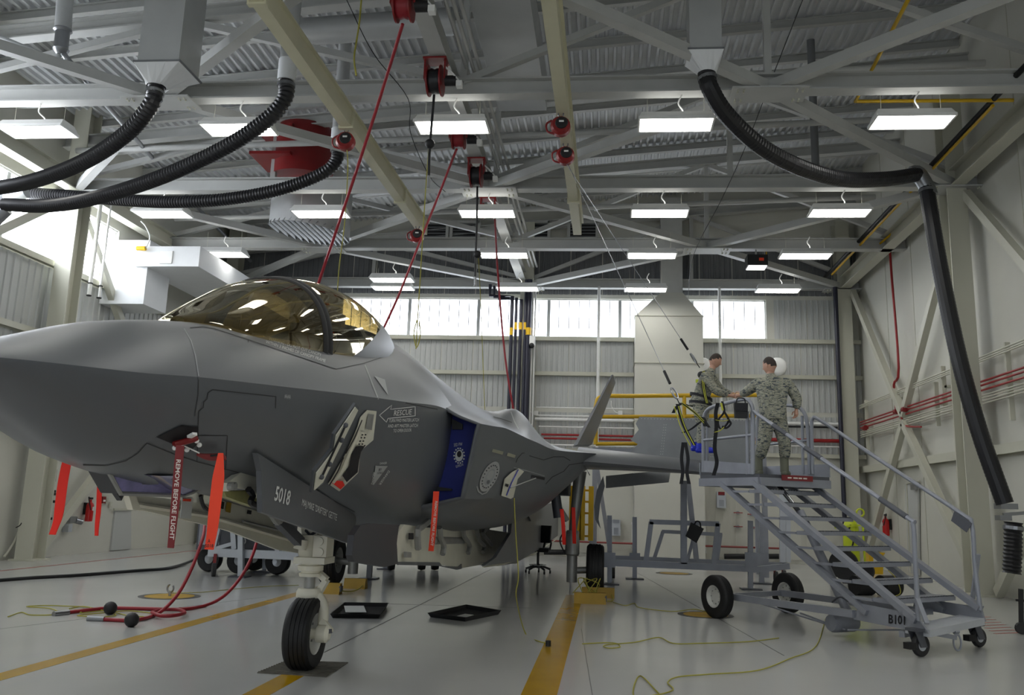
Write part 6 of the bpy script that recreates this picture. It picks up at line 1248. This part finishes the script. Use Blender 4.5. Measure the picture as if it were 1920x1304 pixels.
# ---------------------------------------------------------------- floor things
def tray(label, quad, inner):
    P = [A(*q, Z=0) for q in quad]; P = [V((p.x, p.y, 0)) for p in P]; c = sum(P, V())/4; t = thing('drip_tray', label, 'tray', c, 'black drip trays')
    G().prism([p+(c-p)*.1+V((0, 0, .004)) for p in P], (0, 0, .008)).build('tray_floor', 'black', t)
    for a, b in zip(P, P[1:]+P[:1]): G().hexa([a+(c-a)*.1, b+(c-b)*.1, b+(c-b)*.06, a+(c-a)*.06, a+V((0, 0, .06)), b+V((0, 0, .06)), b+(c-b)*-.03+V((0, 0, .06)), a+(c-a)*-.03+V((0, 0, .06))]).build('tray_side', 'black', t)
    return t, c
tray('black drip tray with a paper sheet on the floor beside the nose wheel', ((620, 1160), (712, 1161), (727, 1139), (646, 1138)), 1)
tray('black drip tray lying diamond-wise under the fighter', ((803, 1158), (872, 1167), (938, 1153), (874, 1142)), 0)
def sheet(label, quad, z, m='paper'):
    P = [A(*q, Z=z) for q in quad]; t = thing('paper_sheet', label, 'paper', sum(P, V())/4); G().prism(P, (0, 0, .004)).build('page', m, t); return t
sheet('printed paper sheet lying in the left drip tray', ((648, 1149), (687, 1149), (682, 1137), (645, 1137)), .05); sheet('small pale sheet in the diamond-wise drip tray', ((857, 1156), (875, 1158), (888, 1154), (872, 1152)), .03)
P = [A(*q, Z=0) for q in ((482, 1263), (612, 1271), (653, 1244), (538, 1240))]; t = thing('floor_mat', 'worn brown ribbed metal mat under the nose wheel', 'mat', P[0])
G().prism([p+V((0, 0, .001)) for p in P], (0, 0, .006)).build('mat_plate', 'mat', t)
for k in range(12): a_, b_ = P[0].lerp(P[3], (k+.5)/12), P[1].lerp(P[2], (k+.5)/12); G().bar(a_+V((0, 0, .009)), b_+V((0, 0, .009)), .02, .006).build('mat_rib', 'mat', t)
for px, py, r, lb in ((318, 1119, .46, 'left, beside the red hose loop'), (1323, 1154, .42, 'right, at the stair wheel'), (1264, 1076, .45, 'far, under the aluminium stand')):
    c = A(px, py, Z=0); t = thing('floor_anchor', 'yellow round floor anchor plate with grey rim, %s' % lb, 'anchor plate', c, 'round floor anchors'); G().cyl(c, c+V((0, 0, .004)), r, n=28).build('rim', 'joint', t); G().cyl(c+V((0, 0, .004)), c+V((0, 0, .007)), r*.8, n=28).build('plate', 'ochre', t)
    if px < 400: G().tube([c+V((.05*cos(a), 0, .12+.06*sin(a))) for a in [pi*.6+1.8*pi*k/12 for k in range(12)]], .014, 6).build('shackle', 'metal', t); G().cyl(c, c+V((0, 0, .08)), .02, n=8).build('pin', 'metal', t)
def floorpath(pix, z=.012): return [A(p[0], p[1], Z=z if len(p) < 3 else p[2]) for p in pix]
line('power_cable', 'thick black cable lying along the floor at the left', 'cable', floorpath([(-30, 1091), (60, 1084), (150, 1079), (250, 1071), (315, 1066), (355, 1054, .05), (385, 1040, .2), (400, 1030, .35)], .03), .03, 'black', 8)
def redhose(label, flo, up, ballp, end):
    P = floorpath(flo, .025); Yl = P[-1].y; P += [A(p[0], p[1], Y=Yl+.25*(i+1)) for i, p in enumerate(up)]
    t = thing('air_hose', label, 'hose', P[0]); G().tube(crv(P, 6), .024, 8).build('hose', 'redhose', t, smooth=60); b_ = A(ballp[0], ballp[1], Z=.08); G().ball(b_, .085, 8).build('stop_ball', 'black', t, smooth=60); G().cyl(P[0], P[0]+(P[0]-P[1]).normalized()*.22, .035, n=10).build('coupling', 'metal', t)
redhose('red air hose on the floor with black stop ball, nearer end', [(196, 1162), (240, 1164), (268, 1161), (290, 1154)], [(312, 1139), (338, 1108), (362, 1060), (380, 1010), (384, 985)], (247, 1163), 0)
redhose('red air hose on the floor with black stop ball, farther end', [(128, 1149), (170, 1144), (207, 1141), (270, 1142), (340, 1143), (385, 1136)], [(420, 1118), (450, 1085), (472, 1045), (484, 1008)], (207, 1141), 0)
line('hose_loop', 'small closed loop of red hose on the floor', 'hose', floorpath([(285, 1149), (300, 1155), (325, 1155), (346, 1150), (335, 1144), (305, 1144), (285, 1149)], .05), .024, 'redhose', 8)
def rope(label, pix, r=.007): line('floor_rope', label, 'rope', floorpath(pix), r*.75, 'rope', 5)
rope('yellow rope tangled on the floor at the left red hose end', [(15, 1157), (40, 1149), (60, 1154), (110, 1152), (95, 1142), (50, 1138), (85, 1136), (120, 1137), (170, 1140), (150, 1150), (200, 1146), (240, 1155), (270, 1157)], .01); rope('yellow rope loop on the floor between the red hoses', [(130, 1142), (160, 1138), (215, 1152), (200, 1157), (145, 1155), (190, 1150), (240, 1146), (283, 1150)], .01)
rope('thin yellow rope from the left floor anchor toward the dolly', [(318, 1108), (330, 1112), (380, 1111), (430, 1106), (500, 1100), (560, 1098)]); rope('yellow rope running from the stairs across the floor to the bottom edge', [(1548, 1160), (1530, 1212), (1480, 1236), (1420, 1258), (1330, 1265), (1272, 1270), (1252, 1280), (1262, 1294), (1230, 1304), (1188, 1305), (1200, 1268), (1236, 1302)], .009)
rope('yellow rope from the near chock to the stair wheel anchor', [(1150, 1130), (1172, 1136), (1190, 1132), (1200, 1140), (1260, 1147), (1300, 1143), (1325, 1148)], .009); rope('yellow rope wavering across the floor with a flat loop', [(1092, 1208), (1130, 1206), (1155, 1207), (1162, 1214), (1140, 1216), (1135, 1210), (1190, 1205), (1235, 1196), (1262, 1207), (1310, 1207), (1400, 1204), (1460, 1197)], .009)
t = thing('rope_line', 'thin yellow cord hanging from the intake hatch to the floor', 'rope', A(1028, 1207, Z=0)); P = [A(p[0], p[1], Y=p[2]) for p in ((964, 935, 11.2), (967, 1000, 11.0), (972, 1080, 10.8), (968, 1120, 10.7))]+floorpath([(985, 1188), (1010, 1203), (1028, 1207)]); G().tube(crv(P, 6), .007, 5).build('cord', 'rope', t); q = A(1028, 1207, Z=.04); G().cyl(q-V((0, 0, .03)), q+V((0, 0, .03)), .03, n=10).build('weight', 'black', t)
# lime wheeled extinguisher, yellow bin, edge trolley
c = A(1592, 1088, Z=0); Y_ = c.y; B_ = lambda px, py, o=0: A(px, py, Y=Y_+o)
t = thing('wheeled_extinguisher', 'lime green wheeled extinguisher cart behind the stairs', 'cart', c)
G().lathe([(0, 0), (.17, .03), (.19, .1), (.19, .95), (.14, 1.08), (.05, 1.15), (0, 1.15)], V((B_(1602, 1060).x, Y_+.2, .3)), n=20).build('tank', 'lime', t, smooth=40)
for px, r in ((1582, .36), (1622, .22)): p = B_(px, 1060); G().lathe([(r*.7, -.06), (r*.95, -.07), (r, 0), (r*.95, .07), (r*.7, .06)], (p.x, Y_, r), (.5, 1, 0), 26).build('tyre', 'rubber', t, smooth=40); G().lathe([(0, -.03), (r*.7, -.05), (r*.7, .05), (0, .03)], (p.x, Y_, r), (.5, 1, 0), 20).build('wheel_disc', 'lime', t)
p = B_(1613, 962); G().tube([p+V((.09*cos(a), 0, .09*sin(a))) for a in [2*pi*k/16 for k in range(16)]], .022, 6, closed=True).build('handle_ring', 'lime', t); G().tube([p-V((0, 0, .09)), B_(1618, 990), B_(1622, 1060)], .025, 8).build('handle_bar', 'lime', t); G().bar(B_(1565, 990), B_(1618, 985), .04).build('cross_bar', 'lime', t); G().tube(crv([B_(1595, 985), B_(1590, 1000), B_(1600, 1015), B_(1592, 1040)], 5), .02, 6).build('hose', 'black', t)
c = A(1640, 1076, Z=0); t = thing('yellow_bin', 'yellow plastic bin with label behind the stairs', 'bin', c); x0_, x1_ = A(1626, 1060, Y=c.y).x, A(1654, 1060, Y=c.y).x; zt_ = A(1640, 1036, Y=c.y).z
G().hexa([(x0_+.03, c.y-.15, 0), (x1_-.03, c.y-.15, 0), (x1_-.03, c.y+.2, 0), (x0_+.03, c.y+.2, 0), (x0_, c.y-.2, zt_), (x1_, c.y-.2, zt_), (x1_, c.y+.25, zt_), (x0_, c.y+.25, zt_)]).build('body', 'yellow', t); G().cb(((x0_+x1_)/2, c.y-.19, zt_*.6), (.16, .02, .16)).build('label', 'paper', t); G().box((x0_-.02, c.y-.22, zt_-.04), (x1_+.02, c.y+.27, zt_)).build('rim', 'yellow', t)
c = A(1655, 1118, Z=0); t = thing('rubber_roller', 'black rubber wheel pair under the lower stair treads', 'wheel', c)
for dx, r in ((-.38, .19), (.12, .2)): G().lathe([(.06, -.2), (r, -.2), (r, .2), (.06, .2)], (c.x+dx, c.y, r), (1, .5, 0), 22).build('tyre', 'rubber', t, smooth=40)
G().cyl((c.x-.8, c.y-.2, .25), (c.x+.5, c.y+.25, .25), .03, n=8).build('axle', 'standdark', t); G().tube(crv([(c.x+.1, c.y-.1, .5), (c.x+.2, c.y-.25, .35), (c.x+.25, c.y-.3, .1), (c.x+.1, c.y-.3, .01)], 5), .01, 5).build('tie_rope', 'rope', t)
c = A(1916, 1190, Z=0); t = thing('edge_trolley', 'dark trolley upright and caster cut off by the right edge', 'trolley', c); G().bar(c+V((0, 0, .1)), A(1914, 1105, Y=c.y), .05).build('upright', 'black', t); G().bar(A(1905, 1126, Y=c.y), A(1930, 1128, Y=c.y), .03).build('arm', 'black', t); G().lathe([(.02, -.03), (.08, -.03), (.08, .03), (.02, .03)], c+V((0, 0, .08)), (0, 1, 0), 14).build('caster', 'rubbergrey', t)
for px, py, lb in ((1458, 688, 'behind the head of the person on the platform'), (1318, 688, 'behind the head of the person on the wing')):
    p = A(px, py, Y=28.4); t = thing('wall_lamp', 'white oval lamp on the back wall %s' % lb, 'lamp', p); G().ball(p, .3, 10, (1, .35, 1)).build('globe', 'white', t, smooth=60); G().bar(p+V((0, 0, 0)), V((p.x, 28.98, p.z)), .1).build('bracket', 'steel', t)
